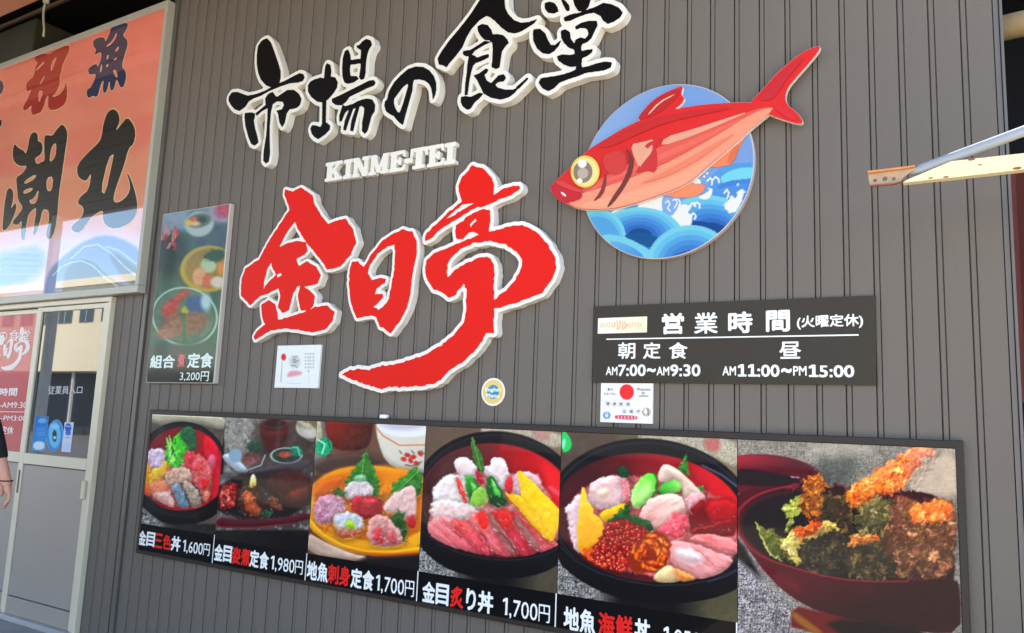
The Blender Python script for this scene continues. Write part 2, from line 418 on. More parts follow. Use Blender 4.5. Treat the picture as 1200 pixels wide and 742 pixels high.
# canopy roof over the front: timber boards below, dark cavity between them and the wall
can = thing("canopy", (-3, -1.9, 4.45), "timber boarded underside of the canopy above the pink sign", "canopy")
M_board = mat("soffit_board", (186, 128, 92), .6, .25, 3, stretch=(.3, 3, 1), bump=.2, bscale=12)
M_board2 = mat("soffit_low_bounce_board", (64, 50, 42), .8, .25, 3, stretch=(.3, 3, 1))  # unseen boards, darkened to cut bounce light on the wall's upper left
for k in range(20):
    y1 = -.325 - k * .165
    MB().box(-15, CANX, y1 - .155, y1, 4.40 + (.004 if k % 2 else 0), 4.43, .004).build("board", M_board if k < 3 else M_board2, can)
MB().box(-15, CANX, -3.75, -3.63, 4.38, 4.75, .01).build("fascia", mat("fascia_paint", (120, 112, 104), .6), can)
MB().box(-15, CANX, -3.63, 1.5, 5.3, 5.34).build("roof_sheet", mat("roof_underside", (40, 30, 24), .8, .4, 2), can)
for xx in (-12.2, -9.4):
    MB().box(xx - .06, xx + .06, -3.6, -3.48, 0, 4.395, .008).build("post", mat("post_white", (225, 225, 220), .5), can)
# dark roof space and the beam and pipe seen above the sign
rs = thing("roof_space", (-7, .9, 4.4), "dark roof space above the pink sign with an olive beam", "roof")
MB().box(-15, .1, 1.5, 1.6, 4.0, 5.34).build("back_board", mat("roof_space_dark", (22, 14, 10), .9, .4, 3), rs)
MB().box(-15, .1, .06, 1.5, 4.14, 4.16).build("ceiling_top", mat("roof_space_dark", (22, 14, 10)), rs)
MB().box(-15, -6.75, .12, .5, 4.17, 4.72, .01).build("beam", mat("olive_beam", (52, 44, 24), .8, .3, 3), rs)
MB().tube([(-15, .3, 4.95), (-4.9, .3, 4.95)], .02, 8).build("conduit", mat("conduit_rust", (120, 84, 62), .6), rs)

# ================================================================== wall of ribbed metal panels
wall = thing("wall", (-2.3, 0, 0), "dark taupe ribbed metal siding carrying all the signs", "wall", kind="structure")
WT = 4.30
GX = [.100 - .1027 * k for k in range(16)]
while GX[-1] > -4.58: GX.append(GX[-1] - .0993)
prof = [(0, .022), (.0042, .022), (.0042, .0035), (.0060, .0022), (.0190, .0022), (.0200, .0035), (.0200, .022), (.0228, .022), (.0228, .0012), (.0245, .0), (.0985, .0), (.1, .0012), (.1, .022)]
def panel_mesh():
    me = bpy.data.meshes.new("panel"); n = len(prof)
    v = [(x, y, 0) for x, y in prof] + [(x, y, WT) for x, y in prof]
    me.from_pydata(v, [], [(i, i+1, n+i+1, n+i) for i in range(n-1)] ); me.materials.append(M_wall); me.update(); return me
pm = panel_mesh()
def panel(x, sx, z0=0.0, zs=1.0, parent=wall, mesh=pm, dy=0.0):
    o = bpy.data.objects.new("panel", mesh); COL.objects.link(o); o.parent = parent
    L = LOC[parent.name]; o.location = (x - L[0], dy - L[1], z0 - L[2]); o.scale = (sx, 1, zs); return o
for i in range(len(GX) - 1): panel(GX[i+1], (GX[i] - GX[i+1]) / .1)
# right end: last rib and corner flashing
MB().box(.1032, .1185, .0022, .02, 0, WT).box(.1215, .131, -.004, .16, 0, WT, .0015).build("corner_flashing", mat("flashing", (104, 98, 94), .5, .08, 5), wall)
# left end joint strip beside the door wall
MB().box(GX[-1] - .042, GX[-1] - .004, -.012, .02, 0, WT, .002).build("joint_strip", M_trim, wall)
MB().box(-4.99, .131, .0225, .065, 0, WT).build("backing", M_dark, wall)
MB().box(-8.5, -4.9905, .0225, .055, 2.206, WT).build("backing", M_dark, wall)
# right of the wall: open dark interior
inn = thing("side_opening", (1.5, 1, 0), "dark opening at the right end of the wall with a maroon curtain", "opening", kind="structure")
MB().box(.135, 6, 3.0, 3.1, 0, 5.3).build("rear_wall", mat("navy_dark", (18, 18, 30), .8, .3, 2), inn)
MB().box(-1, 6, .6, 3.0, 4.25, 4.3).build("opening_ceiling", mat("navy_dark", (18, 18, 30)), inn)
MB().box(.035, .13, .17, 3.0, 0, 4.25).build("side_wall", mat("side_dark", (34, 28, 30), .8, .3, 3), inn)
cur = MB(); n = 70
vs = []
for i in range(n + 1):
    x = .145 + i * .03; y = .62 + .02 * math.sin(i * 1.1) + .008 * math.sin(i * 2.7)
    vs += [(x, y, 1.62), (x, y, 2.62)]
cur.add(vs, [(2*i, 2*i+2, 2*i+3, 2*i+1) for i in range(n)])
tag(cur.build("curtain", mat("maroon_cloth", (104, 52, 44), .85, .15, 5)), "maroon curtain hanging behind the right edge of the wall", "curtain")
tb = MB(); tb.tube([(.0 + .14, .3, 3.06), (.7, .3, 3.09), (3.2, .3, 3.2)], .05, 14)
tag(tb.build("timber_pole", mat("pale_timber", (214, 186, 138), .6, .25, 6, stretch=(.4, 3, 3)), smooth=True), "pale round timber pole crossing the dark opening at top right", "pole")

# ================================================================== raised characters
def glyph(name, label, cat, group, polys, holes=(), T=.047, m_face=None, m_back=None, border=.021, h=.0022, rough=.0, face_proud=.003, parent=None, base=0.0, sm=0, part_names=("backing", "face")):
    d = base + T
    P = [smooth_loop(fr(f, p, d), sm) for f, p in polys]; Hh = [smooth_loop(fr(f, p, d), sm) for f, p in holes]
    m, x0, z0 = raster(P, Hh, h, border + .02, rough)
    fl = contours(blur(m, .9), x0, z0, h, .5, 2 if base else 1)
    A = np.array([q for l in fl for q in l]); c = A.mean(0)
    if parent is None: t = thing(name, (c[0], -base, A[:, 1].min()), label, cat, group)
    else: t = parent
    if border:
        r = int(round(border / h)); yy, xx = np.mgrid[-r:r+1, -r:r+1]; k = ((xx*xx + yy*yy) <= r*r).astype(float)
        bm = (conv((m > .5).astype(float), k) > .5).astype(float)
        bl = contours(blur(bm, 2.2), x0, z0, h, .5, 2)
        v, f = extrude_loops(bl, base + (0 if parent is None else .0002), d); mk(part_names[0], v, f, m_back, t)
    v, f = extrude_loops(fl, d + .0002, d + face_proud); mk(part_names[1], v, f, m_face, t)
    return t
A_ = (262, 36, 4.524); B_ = (355, 36, 5.3); C_ = (440, 66, 7.42); D_ = (505, 0, 5.3); E_ = (620, 0, 6.183)
GB = "black brush characters of the top line"
glyph("raised_character", "first black brush character at top left, a tall dot over crossing strokes", "sign letter", GB, [
 (A_, [(232,42),(250,60),(262,90),(272,118),(280,140),(290,170),(303,215),(303,250),(298,275),(270,292),(248,300),(225,290),(200,262),(185,225),(178,180),(178,130),(183,85),(200,58),(218,45)]),
 (A_, [(30,350),(45,328),(75,325),(100,335),(130,345),(170,338),(225,318),(270,290),(330,265),(375,240),(405,226),(425,232),(430,250),(420,268),(395,276),(350,280),(300,297),(240,322),(200,345),(160,360),(135,375),(115,405),(85,427),(60,418),(40,395),(28,372)]),
 (A_, [(115,437),(150,434),(168,440),(166,460),(160,475),(168,520),(180,560),(185,595),(165,610),(148,602),(135,570),(118,510),(112,460)]),
 (A_, [(222,360),(240,335),(262,325),(275,345),(285,352),(310,335),(340,315),(375,315),(400,335),(414,365),(405,395),(385,412),(350,418),(335,440),(325,490),(312,512),(298,490),(290,440),(281,425),(310,418),(322,395),(315,378),(285,375),(262,390),(235,410),(200,430),(178,452),(170,440),(200,415),(225,395)]),
 (A_, [(232,380),(264,380),(252,430),(245,500),(245,580),(247,650),(240,695),(225,705),(212,690),(214,640),(227,560),(233,480),(235,420)])],
 m_face=M_black, m_back=M_white)
glyph("raised_character", "second black brush character, with a heart-shaped foot and fringe-like strokes", "sign letter", GB, [
 (B_, [(150,203),(170,212),(177,245),(174,275),(168,300),(132,300),(136,260),(140,225)]),
 (B_, [(75,303),(110,292),(140,300),(165,285),(200,290),(217,320),(212,355),(190,390),(160,425),(130,447),(90,442),(55,415),(33,380),(33,340),(50,315)]),
 (B_, [(122,430),(146,430),(142,590),(120,590)]),
 (B_, [(48,610),(58,588),(85,590),(110,600),(125,572),(150,572),(170,590),(167,615),(142,642),(115,662),(95,675),(73,662),(56,640)]),
 (B_, [(262,128),(282,118),(295,150),(299,185),(292,250),(297,283),(335,283),(347,300),(320,320),(280,332),(260,324),(248,290),(245,230),(250,170)]),
 (B_, [(370,68),(395,52),(422,62),(430,90),(412,115),(400,150),(392,200),(390,260),(380,302),(360,306),(350,290),(360,230),(360,170),(363,122),(340,110),(333,94),(355,88)]),
 (B_, [(290,185),(345,176),(368,178),(364,202),(325,210),(290,212)]),
 (B_, [(180,425),(230,403),(300,368),(360,338),(415,310),(442,308),(452,325),(442,342),(400,358),(340,388),(290,412),(270,442),(240,465),(205,462),(183,447)]),
 (B_, [(262,470),(310,457),(345,437),(395,422),(432,428),(449,460),(447,500),(427,530),(417,570),(402,622),(385,644),(368,622),(370,570),(380,520),(383,482),(365,468),(330,480),(300,492),(277,497),(262,512),(242,562),(228,567),(227,530),(238,495),(250,458)]),
 (B_, [(290,488),(312,488),(287,560),(267,622),(252,617),(262,560)]),
 (B_, [(332,475),(352,475),(332,545),(312,627),(295,622),(303,560)])],
 m_face=M_black, m_back=M_white)
glyph("raised_character", "third black brush character, a rounded loop open at lower right", "sign letter", GB, [
 (C_, [(355,90),(420,95),(470,125),(510,175),(528,230),(530,290),(520,340),(500,380),(496,330),(488,280),(468,242),(430,214),(380,202),(335,207),(327,240),(322,300),(302,370),(282,440),(260,518),(240,600),(213,582),(188,557),(163,522),(130,507),(93,480),(80,430),(85,395),(105,375),(113,330),(128,290),(168,225),(218,170),(285,113)])],
 holes=[(C_, [(280,238),(287,260),(266,330),(246,400),(226,460),(210,495),(190,480),(173,450),(160,405),(163,372),(193,330),(238,272)])],
 m_face=M_black, m_back=M_white, T=.05)
glyph("raised_character", "fourth black brush character, tall with a wide sloping roof stroke", "sign letter", GB, [
 (D_, [(330,-40),(400,-62),(455,-30),(462,50),(482,90),(520,128),(560,143),(610,138),(662,120),(642,145),(602,172),(560,197),(520,209),(478,202),(438,172),(398,132),(365,107),(345,100),(302,127),(252,182),(222,232),(197,292),(152,352),(112,397),(98,420),(75,407),(50,402),(43,365),(68,320),(118,250),(178,180),(248,90),(300,10)]),
 (D_, [(290,165),(320,150),(355,158),(375,185),(385,215),(415,213),(450,220),(475,245),(484,268),(462,290),(442,320),(434,370),(427,420),(405,430),(378,420),(383,370),(386,310),(383,270),(365,252),(335,250),(310,225),(293,195)]),
 (D_, [(335,255),(375,262),(330,282),(272,317),(247,352),(215,350),(198,337),(203,318),(245,312),(290,285)]),
 (D_, [(238,345),(265,343),(290,360),(330,343),(360,338),(360,357),(322,377),(277,394),(262,410),(250,450),(240,500),(228,592),(210,592),(213,530),(223,460),(228,400)]),
 (D_, [(188,605),(215,598),(250,603),(300,578),(327,582),(302,612),(272,637),(247,677),(225,683),(198,662),(186,635)]),
 (D_, [(266,470),(300,458),(340,428),(357,430),(352,450),(332,465),(347,500),(375,518),(395,498),(420,470),(455,463),(467,485),(452,507),(417,512),(400,527),(417,545),(460,558),(510,558),(547,543),(522,577),(482,607),(430,620),(370,607),(328,582),(308,540),(288,500)]),
 (D_, [(528,545),(600,482),(607,490),(545,554)])],
 m_face=M_black, m_back=M_white, T=.05)
glyph("raised_character", "fifth black brush character, rightmost, standing on a long baseline stroke", "sign letter", GB, [
 (E_, [(115,25),(150,13),(187,25),(207,55),(214,85),(180,100),(138,94),(116,65)]),
 (E_, [(230,-10),(265,8),(292,40),(295,78),(273,82),(252,45)]),
 (E_, [(330,-60),(440,-60),(447,0),(432,50),(402,85),(358,82),(333,45),(320,0)]),
 (E_, [(250,130),(300,108),(370,93),(430,70),(480,53),(540,23),(600,33),(652,58),(680,92),(662,127),(610,162),(570,174),(538,152),(518,117),(470,94),(420,102),(350,127),(300,152),(260,157)]),
 (E_, [(33,215),(80,210),(117,240),(137,290),(160,328),(190,328),(237,288),(217,332),(182,372),(145,394),(98,387),(58,352),(33,300),(30,250)]),
 (E_, [(233,225),(265,213),(297,235),(302,280),(330,320),(338,290),(375,273),(408,283),(433,250),(423,215),(405,205),(370,205),(340,217),(333,195),(380,168),(440,153),(492,153),(497,185),(482,215),(452,280),(422,307),(387,320),(377,345),(382,373),(420,363),(462,358),(457,380),(422,407),(387,422),(380,470),(387,490),(440,478),(500,458),(560,448),(602,453),(592,492),(540,512),(470,522),(410,530),(360,552),(280,577),(220,602),(180,642),(140,662),(98,642),(70,600),(88,568),(140,560),(220,548),(290,528),(338,508),(343,482),(300,487),(248,467),(213,440),(203,410),(240,396),(300,400),(333,393),(328,362),(288,347),(253,312),(233,270)])],
 m_face=M_black, m_back=M_white, T=.047)

F_ = (276, 212, 3.71); G_ = (398, 256, 4.947); H_ = (480, 185, 3.905); I_ = (385, 330, 5.3)
GR = "large red brush characters"
K1 = [
 (F_, [(215,38),(250,48),(285,30),(335,62),(342,100),(372,150),(402,188),(430,178),(478,162),(512,212),(525,268),(500,322),(458,372),(400,386),(372,345),(335,300),(300,255),(268,200),(258,170),(240,140),(228,100),(215,65)]),
 (F_, [(240,120),(268,170),(240,200),(210,250),(183,305),(160,350),(140,380),(125,440),(120,490),(90,515),(65,542),(25,500),(26,430),(45,380),(105,340),(150,255),(200,180)]),
 (F_, [(150,330),(190,290),(230,270),(265,263),(307,266),(314,310),(264,342),(277,372),(310,350),(352,375),(372,410),(357,447),(310,460),(270,457),(252,490),(232,562),(205,574),(186,550),(198,500),(188,467),(150,487),(112,500),(128,460),(155,430),(178,410),(160,375)]),
 (F_, [(285,453),(322,475),(347,505),(337,545),(320,562),(285,565),(272,500)]),
 (F_, [(113,540),(145,518),(172,535),(182,570),(187,605),(240,590),(300,570),(350,548),(400,543),(432,570),(422,612),(390,647),(340,660),(270,647),(210,642),(150,652),(85,692),(80,677),(98,650),(130,625),(116,590)])]
K1H = [(F_, [(180,408),(196,400),(202,410),(184,422)])]
K2 = [(G_, [(72,252),(105,248),(140,285),(150,270),(185,210),(240,140),(300,95),(370,63),(422,78),(447,130),(447,200),(432,270),(420,350),(410,440),(387,530),(347,600),(295,668),(268,642),(233,627),(213,572),(180,564),(150,570),(103,580),(78,530),(60,440),(56,330)])]
K2H = [(G_, [(318,155),(325,200),(318,300),(300,400),(285,470),(255,515),(225,532),(198,510),(225,490),(252,455),(250,435),(203,440),(215,405),(262,375),(272,353),(240,345),(190,360),(163,315),(178,270),(223,205),(278,163)])]
K3 = [
 (H_, [(290,35),(340,50),(375,90),(388,130),(385,172),(420,148),(460,133),(502,126),(507,140),(470,167),(410,192),(360,217),(310,227),(270,247),(220,277),(150,322),(100,367),(73,382),(76,350),(130,298),(190,240),(240,200),(223,140),(240,90)]),
 (H_, [(213,310),(250,283),(290,253),(340,233),(370,243),(370,290),(360,347),(330,357),(295,342),(270,342),(245,372),(216,372),(211,340)]),
 (H_, [(78,470),(110,440),(160,418),(230,388),(300,360),(380,333),(440,318),(520,308),(582,340),(632,395),(662,450),(672,500),(652,550),(612,612),(550,642),(480,667),(430,682),(382,692),(372,660),(400,640),(450,600),(490,550),(515,500),(520,470),(490,430),(440,395),(370,383),(300,388),(230,418),(180,470),(172,510),(175,560),(150,617),(110,602),(83,560),(70,510)]),
 (H_, [(150,550),(180,545),(210,510),(260,483),(330,453),(372,458),(387,490),(377,540),(382,600),(387,700),(384,800),(248,800),(258,700),(263,600),(250,577),(225,602),(205,632),(180,642),(150,617)]),
 (I_, [(865,-80),(1030,-80),(1030,0),(1025,100),(1015,200),(990,280),(950,380),(900,440),(820,510),(740,560),(700,612),(640,637),(560,652),(500,650),(440,657),(390,652),(330,667),(270,652),(180,622),(78,578),(140,548),(190,543),(250,550),(300,528),(400,518),(500,488),(600,458),(700,398),(790,320),(840,260),(860,180),(868,80)])]
K3H = [(H_, [(277,303),(302,278),(306,288),(282,316)]), (H_, [(165,280),(240,212),(300,207),(250,235),(190,272)])]
glyph("raised_character", "left large red brush character under the Latin letters, shaped like a roofed hut", "sign letter", GR, K1, K1H, T=.041, m_face=M_red, m_back=M_white, border=.017, rough=.003)
glyph("raised_character", "middle large red brush character, smallest of the three, with an open slot", "sign letter", GR, K2, K2H, T=.041, m_face=M_red, m_back=M_white, border=.018, rough=.003)
glyph("raised_character", "right large red brush character with a long tail sweeping left", "sign letter", GR, K3, K3H, T=.044, m_face=M_red, m_back=M_white, border=.019, rough=.004)

# Latin letters: cut slab-serif shapes in a unit cell
def rect(a, b, c, d): return [(a, c), (b, c), (b, d), (a, d)]
s_ = .14
LAT = {
 'K': [rect(.12,.40,0,1), rect(0,.52,0,s_), rect(0,.52,1-s_,1), [(.36,.42),(.74,.95),(.92,.95),(.50,.40)], [(.40,.60),(.56,.66),(1.0,.05),(.70,.05)], rect(.58,1.0,1-s_,1), rect(.58,1.04,0,s_)],
 'I': [rect(.28,.72,0,1), rect(.02,.98,0,s_+.02), rect(.02,.98,.98-s_,1)],
 'N': [rect(.12,.30,0,1), rect(0,.42,0,s_), rect(.70,.88,0,1), rect(.58,1,1-s_,1), rect(0,.32,1-s_,1), [(.10,1),(.36,1),(.88,.0),(.64,.0)]],
 'M': [rect(.10,.24,0,1), rect(0,.34,0,s_), rect(.70,.92,0,1), rect(.60,1.02,0,s_), rect(0,.24,1-s_,1), rect(.74,1.02,1-s_,1), [(.12,1),(.34,1),(.56,.1),(.42,.1)], [(.72,1),(.90,1),(.54,.1),(.42,.1)]],
 'E': [rect(.12,.42,0,1), rect(0,.9,0,s_), rect(0,.9,1-s_,1), rect(.36,.66,.43,.57), rect(.60,.70,.33,.67), [(.78,0),(.95,0),(1.0,.32),(.90,.32)], [(.76,1),(.92,1),(.97,.70),(.87,.70)]],
 'T': [rect(.34,.68,0,1), rect(.16,.86,0,s_), rect(.05,.95,1-s_,1), [(0,.62),(.10,.62),(.2,1),(.02,1)], [(.90,.62),(1.0,.62),(.98,1),(.8,1)]],
 '-': [rect(0,1,.33,.56)]}
L_ = (376, 160, 7.06)
LA = [('K',38,168,'first'),('I',188,258,'thin'),('N',258,402,''),('M',400,560,''),('E',565,700,''),('-',690,752,''),('T',740,878,''),('E',884,1018,''),('I',1022,1112,'')]
lab = {0: "cream slab-serif letter K at the left end of the name", 1: "cream slab-serif letter I between K and N", 2: "cream slab-serif letter N between I and M", 3: "cream slab-serif letter M before the first E",
       4: "cream slab-serif letter E just left of the hyphen", 5: "cream hyphen between the two halves of the name", 6: "cream slab-serif letter T right of the hyphen", 7: "cream slab-serif letter E between T and I", 8: "cream slab-serif letter I at the right end of the name"}
TL = .03
zb0 = W(376+35/7.06, 160+372/7.06, TL)[1]; zt0 = W(376+45/7.06, 160+222/7.06, TL)[1]
zb1 = W(376+1105/7.06, 160+222/7.06, TL)[1]; zt1 = W(376+1105/7.06, 160+48/7.06, TL)[1]
for i, (ch, a, b, _) in enumerate(LA):
    u = (a + b) / 2; yb = 372 + (222 - 372) * (u - 35) / 1070
    xa = W(376+a/7.06, 160+(yb-75)/7.06, TL)[0]; xb = W(376+b/7.06, 160+(yb-75)/7.06, TL)[0]
    t = (u - 35) / 1070; z0 = zb0 + (zb1-zb0)*t; z1 = zt0 + (zt1-zt0)*t
    P = [[(xa+(xb-xa)*p, z0+(z1-z0)*q) for p, q in poly] for poly in LAT[ch]]
    m, x0, zz0 = raster(P, [], .0012, .012)
    r = 2; yy, xx = np.mgrid[-r:r+1, -r:r+1]; m = (conv(m, ((xx*xx+yy*yy) <= r*r).astype(float)) > .5).astype(float)
    lp = contours(blur(m, 1.6), x0, zz0, .0012, .5, 2)
    v, f = extrude_loops(lp, 0.0003, TL)
    th = thing("raised_letter", ((xa+xb)/2, 0, z0), lab[i], "sign letter", "small cream Latin letters")
    mk("letter_body", v, f, M_white, th)

# ================================================================== fish sign
J_ = (640, 40, 2.65)
DC = (-1.1286, 2.5632); DR = .388
GD = .03
fs = thing("fish_sign", (DC[0], 0, DC[1]-DR), "round blue wave sign with a red fish cut-out leaping across it", "fish sign")
scale_d = (3.112-GD)/3.112
cx, cz, rad = DC[0]*scale_d, CAMZ+(DC[1]-CAMZ)*scale_d, DR*scale_d
v = []; f = []; n = 160
for k in range(n):
    a = k/n*2*math.pi
    for rr, d in ((rad-.004, GD), (rad, GD-.0015), (rad, 0.0003)): v.append((cx+rr*math.cos(a), -d, cz+rr*math.sin(a)))
for k in range(n):
    j = (k+1) % n
    for q in range(2): f.append((3*k+q, 3*j+q, 3*j+q+1, 3*k+q+1))
f.append(tuple(3*k for k in range(n)))
mk("disc", v, f, mat("disc_edge", (190, 180, 178), .4), fs)
M_ = (680, 200, 5.714)
def paint_disc(px, py):
    I = Ink(px, py, M_, (146, 176, 218))
    I.put(np.ones(px.shape), (150, 182, 224), (125, 160, 212), (0, -400, 600, -200))
    one = np.ones(px.shape)
    def wave(cx, cy, rx, ry, rot=0, n=7, cut=None):
        cols = [(120,205,222),(104,188,222),(86,164,216),(72,142,208),(60,124,200),(48,104,184),(18,72,134)]
        for i in range(n):
            k = 1 - i*.12; I.ell(cx, cy, rx*k, ry*k, cols[i], rot, soft=1.2)
    # far right waves
    I.poly([(850,60),(960,-40),(1200,-60),(1200,330),(850,330)], (92,160,220), soft=2, col2=(70,130,205), g=(900,-40,1100,300))
    I.poly([(930,50),(1000,0),(1100,-25),(1200,-20),(1200,40),(1080,60),(960,90)], (120,212,226), soft=1.5)
    I.poly([(900,120),(980,70),(1100,55),(1200,60),(1200,90),(1080,85),(950,120)], (74,130,208), soft=1.5)
    I.poly([(870,210),(940,180),(1010,190),(1000,220),(930,240)], (22,72,140), soft=1.2)
    wave(900, 420, 330, 245, .35)
    I.poly([(740,340),(800,335),(900,360),(960,400),(900,410),(820,380),(745,365)], (20,70,136), soft=1.2)
    # white foam
    foam = (240,236,228)
    I.poly([(160,320),(200,290),(230,260),(300,250),(300,275),(240,300),(175,350)], foam)
    I.poly([(130,275),(210,265),(190,300),(160,320)], (50,80,160))
    I.poly([(300,245),(370,230),(375,250),(310,275)], (88,150,220))
    I.poly([(370,235),(460,195),(550,165),(565,200),(560,260),(520,290),(430,265)], foam)
    I.poly([(550,170),(660,180),(700,240),(640,300),(560,290),(545,240)], (126,170,226), soft=1.5)
    for a in ([(570,215),(590,200),(600,225),(585,250),(600,270)], [(620,200),(640,190),(650,220),(630,250)], [(655,190),(670,215),(660,240)]): I.line(a, 9, foam)
    I.poly([(590,320),(640,280),(660,230),(700,225),(745,235),(720,280),(750,300),(745,370),(700,400),(640,385)], foam, wob=6, ws=20)
    for a in ([(730,260),(740,225),(760,215),(770,240)], [(760,225),(785,212),(800,225),(798,250)], [(740,300),(760,285),(775,305),(765,325)]): I.line(a, 12, foam)
    wave(400, 440, 290, 195, 0.02)
    wave(120, 470, 190, 215, -.05, 3)
    I.poly([(150,430),(210,425),(330,455),(470,530),(540,620),(300,640),(100,470)], (122,206,222), soft=1.5)
    I.poly([(180,470),(280,480),(400,540),(450,620),(250,620)], (100,180,222), soft=2, col2=(80,150,214), g=(180,470,380,600))
    I.poly([(280,440),(340,418),(400,412),(470,425),(530,460),(470,528),(380,470)], (20,84,140), soft=1.2)
    wave(740, 640, 300, 275, .0)
    I.poly([(590,600),(640,560),(720,530),(800,540),(760,600),(650,640)], (36,96,170), soft=2)
    I.poly([(740,75),(790,48),(810,75),(800,95),(745,80)], foam)
    I.poly([(845,150),(880,110),(885,150),(850,200),(780,180)], foam)
    for a in ([(850,70),(870,50),(885,65),(880,95)], [(885,65),(905,42),(925,55),(930,80)], [(860,120),(880,130),(875,160)],
              [(965,150),(980,125),(995,150),(985,185)], [(1050,150),(1080,130),(1100,145)]): I.line(a, 11, foam)
    I.poly([(950,240),(1000,190),(1010,160),(1040,190),(1060,140),(1110,130),(1090,160),(1085,210),(1020,300)], foam, wob=4, ws=14)
    for cxx, cyy in ((850,18),(1055,95),(830,40)): I.ell(cxx, cyy, 8, 8, foam)
    return I.a*.92
print_sheet("wave_print", 0, 0, 0, 0, GD+.0006, 120, 420, paint_disc, print_mat("disc_ink", .4), fs, polar=(cx, cz, rad-.004))
# fish: cut-out board standing proud of the disc, vinyl colours on it
FT = .05
def layer(name, pts, d, rgb, frame=J_, sm=1, th=.0006, parent=fs, m=None, rough=.35, back=None):
    rgb = tuple(int(c*.93) for c in rgb); lp = smooth_loop(fr(frame, pts, d), sm)
    v, f = extrude_loops([lp], (d-th) if back is None else back, d)
    return mk(name, v, f, m or mat("vinyl_%d_%d_%d" % rgb, rgb, rough, .05, 8, spec=.25), parent)
body = [(10,478),(22,462),(70,418),(125,362),(180,328),(240,291),(290,268),(340,250),(400,232),(480,219),(560,213),(640,211),(712,222),(700,240),(690,252),(640,292),(600,330),(560,365),(500,415),(450,460),(400,485),(330,510),(270,530),(210,545),(150,547),(100,545),(60,525),(35,512),(18,492)]
tail = [(630,213),(660,185),(690,150),(740,98),(800,52),(852,34),(850,50),(822,85),(782,130),(752,165),(742,195),(750,222),(782,245),(799,270),(793,282),(750,272),(705,256),(690,250),(670,230)]
dors = [(275,272),(310,225),(350,190),(400,168),(428,158),(418,190),(434,200),(405,234),(340,258)]
fin2 = [(500,462),(482,500),(430,510),(350,499),(400,470)]
fin3 = [(645,288),(604,340),(582,402),(545,412),(495,414),(540,365)]
Pb = [smooth_loop(fr(J_, p, FT), 2) for p in (body, tail, dors)]
mm, x0, z0 = raster(Pb, [], .0018, .02)
v, f = extrude_loops(contours(blur(mm, 1.2), x0, z0, .0018), GD+.001, FT); fb = mk("fish_board", v, f, mat("board_white", (232, 226, 212), .5), fs)
v, f = extrude_loops(contours(blur(mm, 1.2), x0, z0, .0018, .62), FT+.0001, FT+.0006); mk("fish_skin", v, f, mat("vinyl_fish_red", (212, 34, 30), .45, .1, 5, spec=.25), fs)
layer("belly_fin", fin2, GD+.004, (242, 138, 92)); layer("rear_fin", fin3, GD+.004, (240, 132, 86))
layer("rear_fin", [(604,335),(584,400),(560,400),(575,360)], GD+.0048, (226, 112, 66))
d = FT+.0012
def L1(name, pts, rgb, **k):
    global d
    d += .0003; return layer(name, pts, d, rgb, th=.00025, **k)
L1("side_band", [(112,478),(160,455),(270,395),(360,345),(450,312),(640,236),(705,222),(600,270),(500,335),(400,385),(300,430),(200,470),(105,502)], (236, 92, 74))
L1("side_band", [(150,470),(270,412),(400,352),(520,300),(640,246),(500,325),(400,372),(300,415),(200,455),(130,490)], (242, 106, 86))
L1("belly", [(100,497),(200,470),(300,432),(400,388),(520,322),(640,245),(710,223),(690,250),(640,290),(600,328),(560,362),(500,412),(450,457),(400,482),(330,507),(270,527),(210,542),(150,544),(100,542),(62,522),(85,518),(110,512)], (248, 154, 118))
L1("belly_shade", [(130,520),(220,500),(330,470),(450,420),(560,350),(500,410),(450,452),(400,480),(330,504),(270,524),(210,540),(150,542),(105,538)], (250, 166, 128))
L1("pale_stripe", [(262,342),(300,335),(337,325),(330,350),(292,418),(274,388)], (240, 166, 136))
L1("pale_stripe", [(368,320),(450,297),(540,268),(640,236),(560,272),(450,318),(355,350)], (240, 166, 136))
L1("side_fin", [(367,316),(338,345),(346,380),(344,432),(310,425),(272,434),(298,398),(322,360),(300,345)], (214, 48, 44))
L1("side_fin", [(330,338),(300,380),(288,418),(302,398),(330,365)], (240, 170, 140))
L1("back_shade", [(280,268),(312,228),(352,194),(402,172),(420,178),(380,225),(330,256)], (196, 38, 34))
L1("fin_line", [(316,248),(350,210),(398,186),(398,189),(353,214),(320,250)], (240, 190, 160))
L1("gill_line", [(246,352),(262,368),(274,400),(264,440),(237,487),(207,527),(186,542),(203,510),(238,460),(256,415),(257,385)], (122, 48, 38))
L1("gill_line", [(184,426),(188,460),(176,502),(142,524),(168,490),(178,455)], (140, 52, 42))
L1("tail_shade", [(655,205),(700,150),(750,105),(800,66),(790,90),(745,140),(725,175),(700,205)], (206, 40, 46))
L1("tail_shade", [(705,226),(735,224),(765,250),(785,270),(750,262)], (226, 44, 48))
L1("back_shade", [(150,352),(240,300),(340,262),(460,238),(600,224),(500,246),(380,272),(280,312),(200,352)], (206, 38, 34))
L1("cheek_shade", [(172,380),(215,360),(246,368),(252,410),(225,440),(186,430)], (216, 60, 50))
L1("belly_streak", [(280,470),(360,448),(450,405),(530,350),(600,300),(520,340),(430,395),(350,436)], (246, 132, 98))
L1("lip", [(10,478),(24,463),(60,478),(112,495),(110,510),(80,522),(50,525),(30,510)], (206, 30, 36))
L1("lip", [(26,462),(44,452),(80,470),(118,488),(108,494),(60,478)], (228, 66, 58))
L1("lip_highlight", [(44,488),(58,495),(64,506),(50,500)], (250, 240, 236))
eyeL = MB
L1("eye", [(121+45*math.cos(a), 427+50*math.sin(a)) for a in np.linspace(0, 2*math.pi, 24)[:-1]], (246, 214, 84))
L1("eye_ring", [(121+39*math.cos(a), 428+44*math.sin(a)) for a in np.linspace(0, 2*math.pi, 24)[:-1]], (248, 230, 150))
